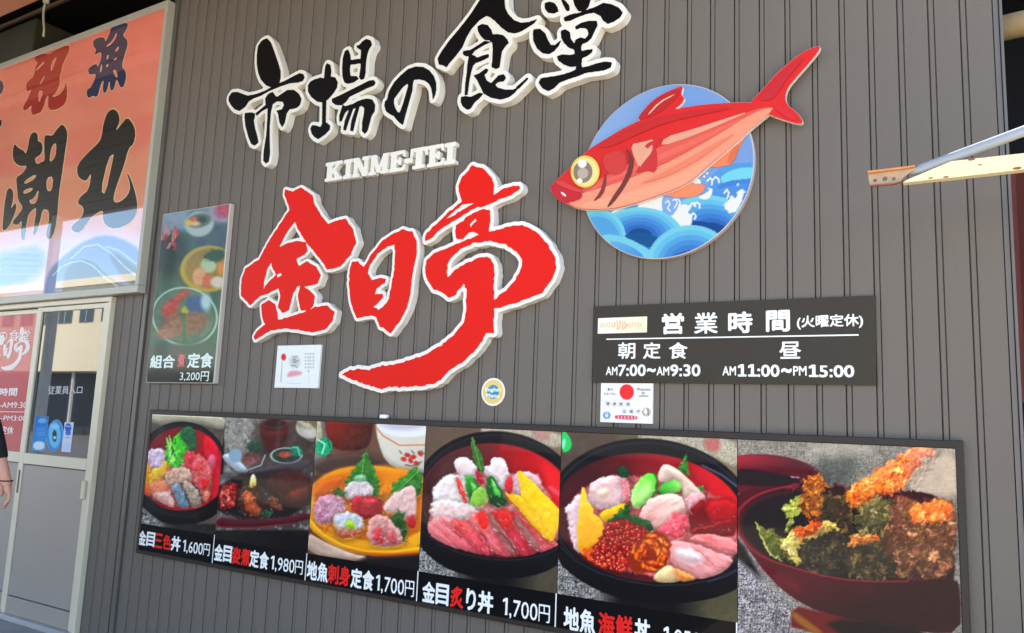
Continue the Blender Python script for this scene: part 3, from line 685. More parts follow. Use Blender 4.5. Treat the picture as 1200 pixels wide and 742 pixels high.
L1("pupil", [(114+30*math.cos(a), 428+34*math.sin(a)) for a in np.linspace(0, 2*math.pi, 24)[:-1]], (150, 126, 106))
L1("pupil_core", [(114+17*math.cos(a), 432+17*math.sin(a)) for a in np.linspace(0, 2*math.pi, 24)[:-1]], (196, 178, 160))
L1("eye_glint", [(112+14*math.cos(a), 402+14*math.sin(a)) for a in np.linspace(0, 2*math.pi, 14)[:-1]], (252, 246, 232))
L1("eye_glint", [(104+9*math.cos(a), 456+9*math.sin(a)) for a in np.linspace(0, 2*math.pi, 14)[:-1]], (252, 246, 232))

# ================================================================== opening-hours board
hb = thing("hours_board", (-.87, 0, 1.647), "brown opening-hours board with white lettering below the fish", "sign board")
hd = .014
hc = [W(694, 448, hd), W(1027, 451.5, hd), W(1025.8, 346.3, hd), W(696, 359.3, hd)]
quad_board(hc, .0005, hd, mat("hours_brown", (58, 51, 42), .5, .06, 3, spec=.25), "board", hb)
Q = (690, 340, 3.478); M_h = mat("hours_lettering", (244, 242, 234), .45, .02); hd2 = hd + .0002
for s, a, b, t, u, o in (("営",298,388,94,180,.03),("業",430,525,92,178,.026),("時",568,668,88,176,.03),("間",722,820,82,170,.03),
                         ("(火曜定休)",848,1118,100,158,.028)):
    text_px(s, Q, a, b, t, u, hd2, M_h, hb, off=o)
for s, a, b in (("朝",120,190),("定",222,292),("食",327,402)): text_px(s, Q, a, b, 213, 280, hd2, M_h, hb, off=.026)
text_px("昼", Q, 777, 865, 210, 280, hd2, M_h, hb, off=.026)
for s, a, b, t, u in (("AM",70,117,312,347),("7:00",120,232,303,351),("~",237,273,318,335),("AM",277,328,312,348),("9:30",332,455,303,352),
                      ("AM",545,600,310,348),("11:00",608,778,302,354),("~",784,827,318,338),("PM",833,888,310,349),("15:00",897,1082,304,356)):
    text_px(s, Q, a, b, t, u, hd2, M_h, hb, off=.024 if s[0] in "AP" else .032, foot=True)
c = fr(Q, [(72,198),(1100,180),(1100,186),(72,203)], hd2)
quad_board([c[3], c[2], c[1], c[0]], hd, hd2+.001, M_h, "rule_line", hb)
lg = [W(690+a/3.478, 340+b/3.478, hd+.001) for a, b in ((40,178),(237,172),(237,108),(38,115))]
xs = [p[0] for p in lg]; zs = [p[1] for p in lg]
def paint_logo(px, py):
    I = Ink(px, py, Q, (246, 240, 206))
    I.put(np.ones(px.shape), (250,246,226), (240,238,196), (60,100,230,170))
    for k in range(16):
        x = 50 + k*10.6; h = 16 if 5 < k < 10 else 8
        I.line([(x, 143-h+random.uniform(-3,3)), (x+5, 140), (x-1+random.uniform(-3,3), 143+h)], 4.0, (226,120,70) if 4 < k < 11 else (206,160,120), soft=2, alpha=.7)
    I.line([(48,160),(225,156)], 2, (200,180,150), alpha=.5)
    return I.a
print_sheet("logo_sticker", min(xs), max(xs), zs[0], zs[3], hd+.0012, 90, 34, paint_logo, print_mat("paper_ink", .6), hb)

# ================================================================== small papers and sticker on the wall
def paper(name, label, cat, cor, d, paint, nx, nz, edge=(236, 234, 228), thick=.004, m=None):
    c = [W(x, y, d) for x, y in cor]      # TL TR BR BL
    x0 = min(c[0][0], c[3][0]); x1 = max(c[1][0], c[2][0]); z1 = (c[0][1]+c[1][1])/2; z0 = (c[2][1]+c[3][1])/2
    t = thing(name, ((x0+x1)/2, -d+thick, z0), label, cat)
    MB().box(x0, x1, -d, -d+thick, z0, z1).build("sheet", mat("edge_%d_%d_%d" % edge, edge, .5), t)
    print_sheet("print", x0+.001, x1-.001, z0+.001, z1-.001, d+.0006, nx, nz, paint, m or print_mat("paper_ink", .6), t)
    return t
V_ = (315, 395, 10.6)
def paint_cert(px, py):
    I = Ink(px, py, V_, (238,240,234)); one = np.ones(px.shape)
    I.ell(184, 250, 30, 42, (226,52,48), soft=6)
    for i in range(6):
        for j in range(4):
            if (i, j) in ((5,0),(5,2),(5,3)): continue
            I.line([(450+j*32, 205+i*42-j*2), (462+j*32, 218+i*42)], 8, (120,120,118), soft=4, alpha=.8)
    for k in range(5): I.line([(165, 310+k*18), (163, 316+k*18)], 8, (210,110,90) if k < 3 else (110,110,108), soft=4, alpha=.7)
    I.line([(160,400),(150,555)], 8, (110,110,108), soft=4, alpha=.7, noise=40)
    I.poly([(225,470),(260,425),(330,415),(420,435),(400,470),(300,490),(240,500)], (232,130,150), soft=14, alpha=.75)
    I.poly([(260,240),(380,230),(390,380),(260,385)], (190,194,190), soft=22, alpha=.7)
    for a in ([(290,290),(330,270),(310,320),(350,300)], [(280,360),(320,350),(350,380)], [(300,250),(350,240)], [(330,310),(370,290)]): I.line(a, 7, (70,70,70), soft=4, alpha=.8)
    I.line([(500,205),(500,580)], 3, (170,170,165), soft=2); I.line([(220,575),(400,578)], 4, (190,194,190), soft=3)
    I.line([(570,100),(570,330)], 3, (215,216,210), soft=3)
    return I.a
paper("certificate", "small square paper with a red seal and pink brush mark under the red character", "notice", [(325.4,405.2),(376.5,404),(372.7,454.8),(321.8,454.6)], .012, paint_cert, 90, 90, thick=.011)
U_ = (695, 445, 12.79)
def paint_notice(px, py):
    I = Ink(px, py, U_, (240,236,232))
    I.ell(505, 185, 108, 116, (240,52,56), soft=5)
    for x in (215, 320, 420, 525): I.ell(x, 360, 44, 48, (170,160,158), ring=4, soft=4, alpha=.6)
    for x in (470, 572, 680): I.ell(x, 475, 42, 46, (180,172,170), ring=4, soft=4, alpha=.6)
    I.ell(800, 485, 66, 66, (196,180,160), soft=8); I.ell(785, 480, 26, 40, (240,234,226), soft=6); I.line([(820,440),(830,530)], 14, (120,96,80), soft=8, alpha=.8); I.line([(745,470),(765,535)], 10, (130,104,84), soft=6, alpha=.8)
    I.poly([(140,480),(270,478),(265,600),(140,592)], (206,214,240), soft=6)
    I.ell(205, 535, 52, 50, (96,140,208), soft=6); I.ell(205, 530, 24, 34, (236,240,250), soft=6); I.ell(205,518,9,9,(90,110,180),soft=4)
    I.poly([(335,530),(655,540),(668,572),(655,602),(340,592),(325,560)], (214,72,92), soft=5)
    for k in range(6): I.line([(370+k*50, 552), (385+k*50, 556), (372+k*50, 575), (392+k*50, 580)], 9, (250,226,226), soft=4)
    I.line([(325,610),(650,622)], 3, (200,196,196), soft=4)
    return I.a
nb = paper("welcome_notice", "small square paper with a red disc just below the brown hours board", "notice", [(705,448.6),(764.8,449.8),(764.6,497.2),(703.3,494.3)], .01, paint_notice, 110, 90, thick=.009)
M_ink = mat("ink_black", (52, 46, 48), .6)
for s, a, b, t, u in (("食の",215,300,125,165),("おもてなし",165,345,195,232),("Welcome",655,860,125,165),("to",730,775,180,218),("JAPAN!",685,830,232,268),
                      ("健",195,248,335,385),("康",300,345,338,388),("家",395,448,340,390),("族",500,552,340,392),("応",448,495,450,500),("援",548,598,450,502),("の",655,705,452,498)):
    text_px(s, U_, a, b, t, u, .0112, M_ink, nb, off=.01, th=.0004)
# round sticker
S_ = (555, 435, 16.49)
cc = W(555+378/16.49, 435+402/16.49, .003); rs_ = .5*(W(555+606/16.49, 459.4, .003)[0]-W(555+150/16.49, 459.4, .003)[0]); rz_ = .5*(W(578, 435+130/16.49, .003)[1]-W(578, 435+674/16.49, .003)[1])
rr = (rs_+rz_)/2
st = thing("round_sticker", (cc[0], 0, cc[1]-rr), "round English menu sticker with a yellow ring right of the red tail", "sticker")
def disc(name, r, d, rgb, parent, c=cc):
    lp = [(c[0]+r*math.cos(a), c[1]+r*math.sin(a)) for a in np.linspace(0, 2*math.pi, 48)[:-1]]
    v, f = extrude_loops([lp], d-.0008, d); return mk(name, v, f, mat("vinyl_%d_%d_%d" % rgb, rgb, .4), parent)
disc("rim", rr, .003, (248, 238, 228), st); disc("ring", rr*.86, .004, (232, 200, 112), st); disc("centre", rr*.5, .005, (30, 140, 178), st)
text("English", cc[0]-rr*.66, cc[0]+rr*.66, cc[1]-rr*.05, cc[1]+rr*.30, .0052, M_txtw, st, off=.03)
text("Menu", cc[0]-rr*.55, cc[0]+rr*.55, cc[1]-rr*.42, cc[1]-rr*.12, .0052, M_txtw, st, off=.03)
# small white plug on top of the menu board frame
pc = W(450, 485, .02)
tag(MB().box(pc[0]-.022, pc[0]+.022, -.03, -.002, 1.4575, 1.478, .004).build("wall_plug", M_txtw), "small white block on the top edge of the menu board frame", "wall fitting")

# ================================================================== tall poster on the left
PD = .032
pz1 = W(268, 238.7, PD)[1]; pz0 = W(252, 449.5, PD)[1]; pxr = (W(267.6, 238.7, PD)[0]+W(251, 449, PD)[0])/2; pxl = (W(189.2, 250, PD)[0]+W(173, 449.4, PD)[0])/2
ps = thing("poster_box", ((pxl+pxr)/2, 0, pz0), "tall faded food poster box between the pink sign and red letters", "poster")
MB().box(pxl, pxr+.01, -PD, -.0005, pz0, pz1, .002).build("box", mat("poster_side", (200, 190, 180), .45, .05), ps)
O_ = (170, 230, 3.227)
def paint_poster(px, py):
    I = Ink(px, py, O_, (96,140,124)); one = np.ones(px.shape)
    I.put(one, (88,116,106), (92,142,120), (0,300,0,600), noise=14, ns=60)
    I.poly([(0,50),(330,0),(330,110),(180,120),(0,170)], (158,170,190), soft=14, noise=22, ns=40)
    I.poly([(150,60),(230,45),(240,90),(180,120)], (90,116,130), soft=10, alpha=.7)
    I.poly([(20,160),(160,130),(160,300),(20,300)], (70,82,78), soft=20, noise=14, ns=25)
    I.poly([(170,120),(330,90),(330,230),(200,200)], (96,108,122), soft=16, noise=16, ns=30)
    I.ell(205, 105, 55, 48, (196,200,206), -.2, soft=5); I.ell(205, 92, 46, 26, (120,124,120), -.2, soft=5)
    I.ell(165, 100, 14, 12, (240,196,80), soft=4); I.ell(185, 88, 12, 10, (236,120,70), soft=4); I.ell(215, 88, 16, 12, (60,90,60), soft=5); I.ell(190,104,18,9,(246,200,150),soft=4)
    I.ell(300, 55, 48, 38, (212,160,178), -.2, soft=5, ring=7); I.ell(303, 52, 38, 28, (214,96,120), -.2, soft=6, noise=30, ns=9)
    for k in range(18):
        x = random.uniform(50, 125); y = random.uniform(135, 205); I.line([(x, y), (x+random.uniform(-14,14), y+random.uniform(-34,-10))], 8, random.choice([(214,52,60),(236,90,90),(170,40,50),(226,150,160)]), soft=2.5, wob=4)
    I.ell(240, 275, 108, 88, (210,176,70), -.1, soft=4); I.ell(246, 272, 94, 76, (176,140,60), -.1, soft=5, noise=16, ns=14)
    I.ell(240, 262, 30, 28, (196,206,176), soft=5); I.ell(205, 305, 26, 34, (240,176,140), .2, soft=5, noise=20, ns=8); I.ell(235, 320, 18, 26, (232,120,90), soft=4); I.ell(275, 325, 28, 22, (234,214,206), soft=5); I.ell(295, 270, 20, 30, (236,150,60), .4, soft=5)
    I.poly([(215,230),(240,205),(290,200),(310,230),(280,250),(240,245)], (52,96,60), soft=5, wob=8, ws=14)
    I.ell(150, 455, 122, 108, (208,222,212), .2, soft=3, ring=7); I.ell(150, 452, 114, 100, (116,140,122), .2, soft=5, noise=18, ns=22)
    I.poly([(55,420),(110,380),(150,350),(175,360),(130,400),(120,450),(80,480)], (214,96,84), soft=8, noise=30, ns=12)
    I.poly([(150,390),(200,370),(235,400),(225,440),(170,440)], (70,120,168), soft=9, col2=(60,96,150), g=(150,380,230,440)); I.ell(230, 400, 20, 32, (206,224,232), soft=8)
    I.poly([(60,470),(130,440),(230,440),(240,480),(200,520),(120,530),(70,520)], (168,120,96), soft=10, noise=32, ns=14)
    I.poly([(130,440),(150,410),(170,445)], (214,190,70), soft=4); I.line([(145,450),(150,540)], 12, (70,140,104), soft=4)
    I.ell(75, 520, 34, 22, (206,150,130), soft=9, noise=20, ns=10)
    I.poly([(0,560),(300,560),(300,740),(0,740)], (118,122,116), soft=8, col2=(72,64,60), g=(0,600,0,690), sm=0)
    I.poly([(150,552),(300,552),(300,640),(150,620)], (96,130,112), soft=22, alpha=.8)
    I.put(one, (20,30,26), alpha=.10)
    I.line([(20,60),(5,705)], 3, (210,210,205), soft=2)
    return 255*(np.clip(I.a, 0, 255)/255)**1.25*np.array((.97, 1.02, .97))
print_sheet("picture", pxl+.004, pxr, pz0+.004, pz1-.004, PD+.0006, 120, 250, paint_poster, print_mat("gloss_ink", .4, .25, .06), ps)
O2 = (160, 400, 10.909); pd2 = PD+.001
text_px("組合", O2, 178, 490, 175, 345, pd2, mat("poster_text", (226,238,230), .4), ps, off=.03)
text_px("煮", O2, 528, 620, 160, 330, pd2, mat("poster_text_red", (226,110,104), .4), ps, off=.03)
text_px("定食", O2, 655, 978, 150, 340, pd2, mat("poster_text", (226,238,230), .4), ps, off=.03)
text_px("3,200円", O2, 555, 925, 385, 510, pd2, mat("poster_text", (226,238,230), .4), ps, off=.012)
# ================================================================== six-picture menu board
fd = .034
FX = [x*(3.112-fd)/3.112 for x in (-4.470, -3.782, -3.052, -2.322, -1.580, -.810, -.046)]
FZ0, FZ1 = 1.45-.868*.989, 1.4575
mb = thing("menu_board", (-2.26, 0, FZ0), "long dark framed board of six food pictures with captions and prices", "menu board")
MB().box(FX[0], FX[-1], -.030, -.0005, FZ0+.01, FZ1-.01).build("back_panel", M_dark, mb)
MB().box(FX[0], FX[-1], -.038, -.0002, FZ1-.028, FZ1, .003).build("frame_bar", M_frame, mb)
MB().box(FX[0], FX[-1], -.038, -.0002, FZ0, FZ0+.022, .003).build("frame_bar", M_frame, mb)
MB().box(FX[0]-.016, FX[0]+.006, -.0385, -.0002, FZ0-.001, FZ1+.001, .003).build("frame_bar", M_frame, mb)
MB().box(FX[-1]-.022, FX[-1]+.003, -.0385, -.0002, FZ0-.001, FZ1+.001, .003).build("frame_bar", M_frame, mb)
def cloth(I, m, hi=(196,192,186), lo=(34,32,34), a=1.0):
    I.put(m, hi, noise=24, ns=26)
    I.speck(m, (120,116,114), .48, 3.4, asp=7, alpha=.6*a); I.speck(m, (120,116,112), .50, 3.4, asp=7, ang=1.57, alpha=.55*a)
    I.speck(m, lo, .56, 3.0, alpha=.9*a, soft=.1); I.speck(m, lo, .58, 24, alpha=.35*a, soft=.2)
def halfplane(I, x0, y0, x1, y1, soft=6):
    "1 on the left side of the directed line (crop coordinates, y down)"
    dx, dy = x1-x0, y1-y0; L = math.hypot(dx, dy); return np.clip(.5 + ((I.x-x0)*dy - (I.y-y0)*dx)/L/(2*soft), 0, 1)
def bowl_rim(I, cx, cy, rx, ry, rot, rim=(16,13,18), thick=.1, inner=(150,28,36), inner2=None, g=None):
    I.ell(cx, cy, rx, ry, rim, rot, soft=2.0)
    I.ell(cx, cy-ry*.03, rx*(1-thick*.15), ry*(1-thick*.35), (120,120,132), rot, soft=2.5, ring=2.5, alpha=.55)
    I.ell(cx, cy, rx*(1-thick*.5), ry*(1-thick), inner, rot, soft=2.5, col2=inner2, g=g, noise=8, ns=40)
def food1(px, py):
    I = Ink(px, py, (160,480,3.905), (40,32,34)); one = np.ones(px.shape); I.vol = .3
    I.put(one, (150,142,126), (110,98,88), (60,0,60,80), noise=18, ns=24)
    I.poly([(60,0),(300,0),(420,40),(420,100),(250,50),(60,70)], (196,188,166), soft=8, noise=20, ns=20)
    I.ell(205, 280, 215, 225, (22,18,28), .12, soft=3)
    I.ell(210, 275, 200, 205, (96,94,110), .12, soft=3, ring=4, alpha=.6)
    I.ell(210, 275, 192, 196, (110,22,36), .12, soft=3, col2=(206,34,52), g=(60,100,330,260), noise=12, ns=30)
    I.poly([(300,110),(345,130),(385,200),(385,400),(340,430),(320,300)], (220,44,66), soft=6, noise=14, ns=20)
    I.poly([(325,215),(352,200),(365,230),(345,280),(330,320),(318,280)], (236,150,170), soft=8, alpha=.8)
    I.poly([(40,220),(90,185),(150,190),(280,190),(345,260),(345,380),(300,440),(200,452),(90,420),(35,370)], (214,130,110), soft=4, wob=8, noise=60, ns=10)
    I.poly([(45,190),(75,178),(125,180),(135,230),(120,270),(80,275),(48,240)], (232,208,222), soft=4, wob=8, noise=22, ns=10)
    I.poly([(40,225),(60,260),(70,300),(60,350),(30,370),(30,290)], (240,170,60), soft=4, noise=24, ns=9)
    I.poly([(60,275),(100,270),(130,240),(160,225),(150,270),(125,310),(80,330),(55,350)], (246,190,70), soft=4, wob=6, noise=24, ns=10)
    I.poly([(130,170),(160,150),(175,120),(215,95),(245,110),(270,150),(240,180),(220,200),(215,250),(180,275),(150,250),(130,210)], (86,190,60), soft=4, wob=10, ws=14, noise=50, ns=9, asp=.4)
    I.poly([(190,100),(225,75),(265,80),(280,180),(250,190),(220,150)], (52,110,74), soft=6, wob=8, noise=24, ns=9)
    for k in range(16): I.line([(random.uniform(135,180),random.uniform(120,170)),(random.uniform(150,210),random.uniform(190,265))], 5, random.choice([(140,226,96),(40,120,40),(190,240,150),(70,170,50)]), soft=2, wob=5)
    I.poly([(215,210),(245,195),(275,215),(300,215),(310,260),(260,290),(222,270)], (214,70,84), soft=4, noise=26, ns=10)
    I.poly([(270,220),(310,215),(345,290),(335,350),(300,380),(255,330),(250,280)], (232,120,120), soft=5, wob=6, noise=34, ns=10)
    I.poly([(290,320),(325,315),(335,345),(310,365),(295,350)], (224,60,56), soft=4); I.poly([(255,260),(300,255),(300,280),(260,285)], (226,84,72), soft=4, wob=5)
    I.poly([(125,310),(150,275),(195,258),(240,270),(255,300),(245,330),(200,345),(150,350),(130,335)], (206,170,150), soft=3.5, noise=44, ns=9)
    I.poly([(160,345),(195,335),(225,380),(240,420),(235,455),(200,450),(175,400)], (136,160,172), soft=3.5, noise=40, ns=9, ang=1, asp=2)
    I.poly([(205,335),(235,325),(275,360),(300,400),(300,440),(262,452),(235,420)], (176,156,140), soft=3.5, noise=44, ns=8, ang=1, asp=2)
    I.line([(200,340),(225,380),(243,440)], 6, (60,50,56), soft=2.5); I.line([(255,335),(285,370),(303,430)], 6, (60,50,56), soft=2.5); I.line([(150,350),(168,390),(180,440)], 5, (110,80,80), soft=2.5)
    I.poly([(300,380),(330,370),(335,400),(315,430)], (236,150,120), soft=4, noise=30, ns=7)
    I.poly([(50,345),(80,325),(120,320),(135,345),(125,390),(70,400)], (240,150,116), soft=4, noise=30, ns=10)
    I.poly([(70,390),(125,370),(160,385),(172,430),(165,450),(110,425)], (242,192,184), soft=4, wob=5, noise=26, ns=10)
    I.poly([(28,330),(55,350),(60,400),(30,385)], (236,110,60), soft=4, noise=24, ns=10)
    I.ell(205, 280, 222, 214, (14,12,18), .12, soft=2.5, ring=30, alpha=0)
    v_ = I.vol; I.vol = 0; I.poly([(10,350),(30,392),(60,425),(130,455),(210,464),(290,452),(350,418),(400,350),(420,420),(370,480),(290,520),(210,533),(130,522),(60,485),(15,430)], (14,11,16), soft=2.5); I.vol = v_
    I.line([(40,425),(130,478),(230,492),(330,462)], 3, (70,70,78), soft=3, alpha=.6)
    cloth(I, halfplane(I, 170, 570, 18, 440)*np.clip((170-I.x)/40, 0, 1))
    I.put(np.clip((I.y-518)/12, 0, 1)*np.clip((I.x-110)/80, 0, 1), (52,48,46), noise=14, ns=16)
    I.poly([(375,100),(440,80),(440,300),(385,300)], (150,146,140), soft=3, noise=20, ns=12, alpha=0)
    m = I.mask([(45,180),(130,150),(260,180),(340,230),(345,400),(200,455),(60,400),(30,300)]); I.relief(m, 0.052, 14, 2.5, 4); I.relief(m, 0.030, 35, 2.5, 4)
    I.warp(m, 1.4, 16)
    I.gloss(m, 70, (45,180,345,455), .6, 9, 2.2, .75)
    return I.a
def food2(px, py):
    I = Ink(px, py, (245,480,3.373), (44,36,36)); one = np.ones(px.shape); I.vol = .3
    I.put(one, (176,172,160), (96,84,80), (60,30,400,260), noise=26, ns=30)
    I.speck(one, (92,92,90), .6, 12, alpha=.6); I.speck(one, (214,208,196), .62, 14, alpha=.5)
    I.poly([(190,20),(420,20),(420,260),(150,260),(180,150)], (88,72,66), soft=22, noise=18, ns=20, alpha=.85)
    I.poly([(40,60),(60,90),(60,250),(40,260)], (28,30,44), soft=4)
    I.ell(258, 78, 56, 42, (110,44,38), 0, soft=3, noise=16, ns=18); I.ell(258, 60, 54, 22, (70,36,34), 0, soft=4); I.ell(260,55,50,18,(150,100,92),0,soft=3,ring=3,alpha=.6)
    I.poly([(205,85),(315,85),(300,130),(275,170),(225,175),(212,130)], (92,40,38), soft=5, noise=14, ns=20)
    I.ell(395, 70, 52, 44, (206,200,186), .1, soft=3, noise=10, ns=20); I.ell(395, 56, 46, 24, (150,140,110), .1, soft=4, noise=40, ns=8)
    I.poly([(345,40),(362,70),(380,120),(420,130),(420,60)], (214,208,196), soft=3, alpha=.5)
    I.poly([(50,180),(85,170),(150,230),(152,250),(110,245),(60,200)], (196,202,206), soft=3, noise=14, ns=14)
    I.ell(104, 182, 26, 28, (160,180,190), 0, soft=3)
    I.poly([(145,140),(185,115),(215,145),(200,175),(160,170)], (56,84,64), soft=4, wob=7, noise=22, ns=8)
    I.ell(165, 195, 36, 26, (130,88,84), 0, soft=4, wob=6, noise=46, ns=8); I.line([(150,240),(205,220),(222,180)], 4, (196,206,206), soft=2)
    I.ell(305, 182, 58, 28, (56,70,62), 0, soft=3, noise=24, ns=8); I.ell(305, 182, 60, 30, (190,206,200), 0, soft=2, ring=4); I.ell(300, 178, 26, 12, (180,92,72), 0, soft=3, noise=50, ns=6)
    I.ell(345, 165, 24, 22, (40,130,100), 0, soft=4, noise=40, ns=8); I.line([(330,150),(350,150),(358,180)], 5, (150,210,190), soft=2)
    I.poly([(40,255),(160,250),(250,215),(400,190),(400,240),(260,270),(60,280)], (84,80,84), soft=10, alpha=.7)
    I.poly([(30,265),(400,225),(400,420),(30,440)], (38,22,28), soft=6, noise=10, ns=26)
    I.poly([(250,250),(320,235),(400,260),(400,380),(300,380),(220,300)], (82,34,34), soft=12, noise=20, ns=22)
    I.poly([(38,320),(70,292),(110,290),(120,330),(115,380),(70,402),(38,390)], (150,38,36), soft=4, noise=50, ns=9)
    for k in range(12): I.line([(random.uniform(42,105),random.uniform(300,385)) for _ in range(2)], 4, random.choice([(226,120,96),(110,20,24),(200,70,60),(240,170,150)]), soft=2, wob=8)
    I.poly([(110,305),(200,300),(245,340),(270,385),(240,430),(150,435),(110,390)], (74,40,30), soft=5, wob=6, noise=44, ns=10)
    I.poly([(130,330),(160,320),(200,390),(205,420),(160,420),(140,390)], (178,92,50), soft=5, wob=6, noise=46, ns=7)
    I.poly([(205,310),(240,330),(300,395),(270,400),(235,380)], (126,70,50), soft=5, noise=36, ns=8)
    I.poly([(300,330),(380,300),(400,330),(340,370)], (120,58,46), soft=10, noise=20, ns=10)
    I.ell(225, 408, 24, 16, (44,84,58), 0, soft=4, noise=30, ns=6); I.poly([(195,335),(230,320),(240,350),(210,365)], (50,62,58), soft=6)
    I.poly([(158,300),(165,262),(176,252),(186,270),(188,300),(172,308)], (226,206,110), soft=2.5, col2=(240,232,200), g=(160,300,176,255))
    I.poly([(30,425),(120,438),(300,430),(400,405),(400,440),(180,466),(30,468)], (90,16,36), soft=5)
    I.line([(24,462),(180,468),(330,450)], 4, (150,36,60), soft=3)
    I.put(np.clip((I.y-472)/10, 0, 1), (46,40,40), (14,12,16), (60,470,300,520), noise=8, ns=20)
    m = I.mask([(38,290),(110,285),(200,300),(300,330),(300,420),(150,440),(40,410)]); I.relief(m, 0.120, 12, 2.5, 4); I.relief(m, 0.060, 32, 2.5, 4)
    I.warp(m, 2.4, 14)
    I.gloss(m, 60, (40,290,300,430), .5, 8, 2, .7, (255,220,190))
    return I.a
def shiso(I, pts, col=(70,130,56)):
    I.poly(pts, col, soft=2, wob=11, ws=9, noise=34, ns=9, sm=0)
def food3(px, py):
    I = Ink(px, py, (355,480,3.092), (120,100,90)); one = np.ones(px.shape); I.vol = .3
    I.put(one, (150,120,100), (120,84,66), (0,40,0,260), noise=14, ns=30)
    I.poly([(40,0),(80,20),(90,200),(30,250)], (150,146,140), soft=4, noise=16, ns=14)
    I.poly([(78,10),(258,30),(250,110),(225,150),(110,150),(85,90)], (150,52,36), soft=5, col2=(92,54,44), g=(90,30,220,120), noise=16, ns=20)
    I.poly([(205,30),(258,32),(250,50),(215,52)], (214,52,44), soft=3)
    I.poly([(0,30),(60,30),(72,90),(60,130),(0,130)], (196,188,160), soft=4, noise=24, ns=10)
    I.ell(76, 136, 30, 34, (44,170,120), .3, soft=3, noise=50, ns=9); I.line([(55,110),(80,125),(70,160)], 6, (190,236,214), soft=2); I.line([(90,108),(98,140)], 4, (20,100,70), soft=2)
    I.poly([(30,180),(250,150),(300,200),(200,220),(40,240)], (92,72,64), soft=14)
    I.poly([(262,50),(290,35),(470,30),(470,230),(360,225),(300,190),(272,120)], (232,224,208), soft=3, col2=(214,206,196), g=(300,60,440,220), noise=6, ns=30)
    I.ell(370, 62, 100, 38, (238,236,238), .05, soft=4); I.ell(366, 50, 80, 26, (206,202,210), 0, soft=8)
    I.line([(262,60),(290,95),(350,130),(450,128)], 4, (210,120,60), soft=2)
    for x, y in ((378,165),(400,172),(390,185),(365,180),(425,160),(412,195)): I.ell(x, y, 11, 8, (190,70,64), random.random(), soft=2.5, noise=30, ns=6)
    I.line([(370,200),(400,205),(430,190)], 5, (150,110,80), soft=2.5, wob=5)
    for x in (350,395,430): I.line([(x,150),(x+8,160)], 5, (120,130,90), soft=2)
    # plate
    I.ell(250, 365, 248, 162, (240,160,30), .1, soft=2.5, col2=(246,180,40), g=(60,260,300,500))
    I.ell(252, 350, 224, 134, (214,130,26), .1, soft=4, noise=10, ns=30)
    I.ell(255, 352, 222, 130, (250,196,60), .1, soft=4, ring=7, alpha=.8)
    I.poly([(50,250),(150,205),(350,205),(470,260),(460,320),(60,320)], (232,150,30), soft=10, noise=8, ns=30)
    I.poly([(30,300),(80,250),(160,240),(120,300),(60,330)], (204,104,34), soft=12, alpha=.8)
    shiso(I, [(150,270),(175,225),(205,190),(215,165),(232,145),(240,185),(262,220),(278,260),(275,310),(240,320),(190,300)])
    shiso(I, [(315,300),(330,265),(370,240),(410,205),(432,240),(436,290),(400,330),(340,320)])
    I.line([(222,160),(215,230),(205,280)], 2.5, (150,190,110), soft=1.5); I.line([(425,215),(370,270),(330,300)], 2.5, (150,190,110), soft=1.5)
    I.poly([(150,290),(170,262),(220,255),(255,275),(258,310),(230,325),(170,328),(148,315)], (226,210,206), soft=3, wob=5, noise=22, ns=9)
    I.poly([(180,240),(225,232),(232,262),(190,268)], (186,216,196), soft=4, alpha=.7)
    I.poly([(35,350),(60,320),(90,305),(135,310),(158,345),(150,390),(95,410),(60,420),(36,390)], (204,150,164), soft=3, wob=7, noise=40, ns=8)
    for k in range(10): I.line([(random.uniform(45,140),random.uniform(320,400)) for _ in range(2)], 4, random.choice([(240,214,220),(176,80,110),(226,180,190)]), soft=2, wob=5, alpha=.8)
    I.poly([(165,330),(200,312),(280,315),(292,350),(285,390),(235,400),(190,385)], (190,44,60), soft=3, col2=(150,30,46), g=(180,320,280,400), noise=22, ns=9)
    I.poly([(205,325),(270,322),(276,345),(215,350)], (216,84,96), soft=5, alpha=.7)
    I.poly([(290,345),(320,310),(370,280),(405,272),(412,330),(408,400),(370,400),(350,380),(300,375)], (232,196,188), soft=3, noise=26, ns=12, ang=-.9, asp=3)
    I.poly([(375,385),(408,380),(410,430),(385,430)], (196,50,60), soft=4, noise=30, ns=7)
    shiso(I, [(310,395),(345,365),(368,375),(376,430),(372,480),(345,470),(325,430)], (50,96,44)); shiso(I, [(112,300),(130,285),(155,300),(150,318),(125,315)], (50,96,44))
    I.poly([(105,385),(140,370),(190,372),(218,395),(222,430),(190,462),(145,470),(112,440)], (206,168,140), soft=2.5, wob=5, noise=30, ns=8)
    I.ell(165, 402, 54, 28, (222,224,226), .1, soft=3, noise=24, ns=8); I.poly([(150,420),(165,396),(186,405),(192,430),(170,438)], (176,206,70), soft=2.5, noise=14, ns=8)
    I.poly([(110,432),(140,445),(210,432),(216,450),(150,472),(118,455)], (190,110,80), soft=3, noise=30, ns=6)
    I.poly([(228,420),(250,385),(300,378),(330,410),(362,450),(362,492),(300,500),(240,490)], (226,170,160), soft=3, wob=5, noise=32, ns=9)
    I.poly([(262,420),(290,440),(295,490),(250,480)], (206,84,90), soft=5, wob=8, ws=8, noise=36, ns=6); I.poly([(300,430),(340,450),(350,490),(310,492)], (204,96,96), soft=5, wob=8, ws=8, noise=36, ns=6, alpha=.8)
    for k in range(9): I.line([(random.uniform(20,95),random.uniform(400,440)),(random.uniform(60,110),random.uniform(430,455))], 4, (190,90,30), soft=3, alpha=.5)
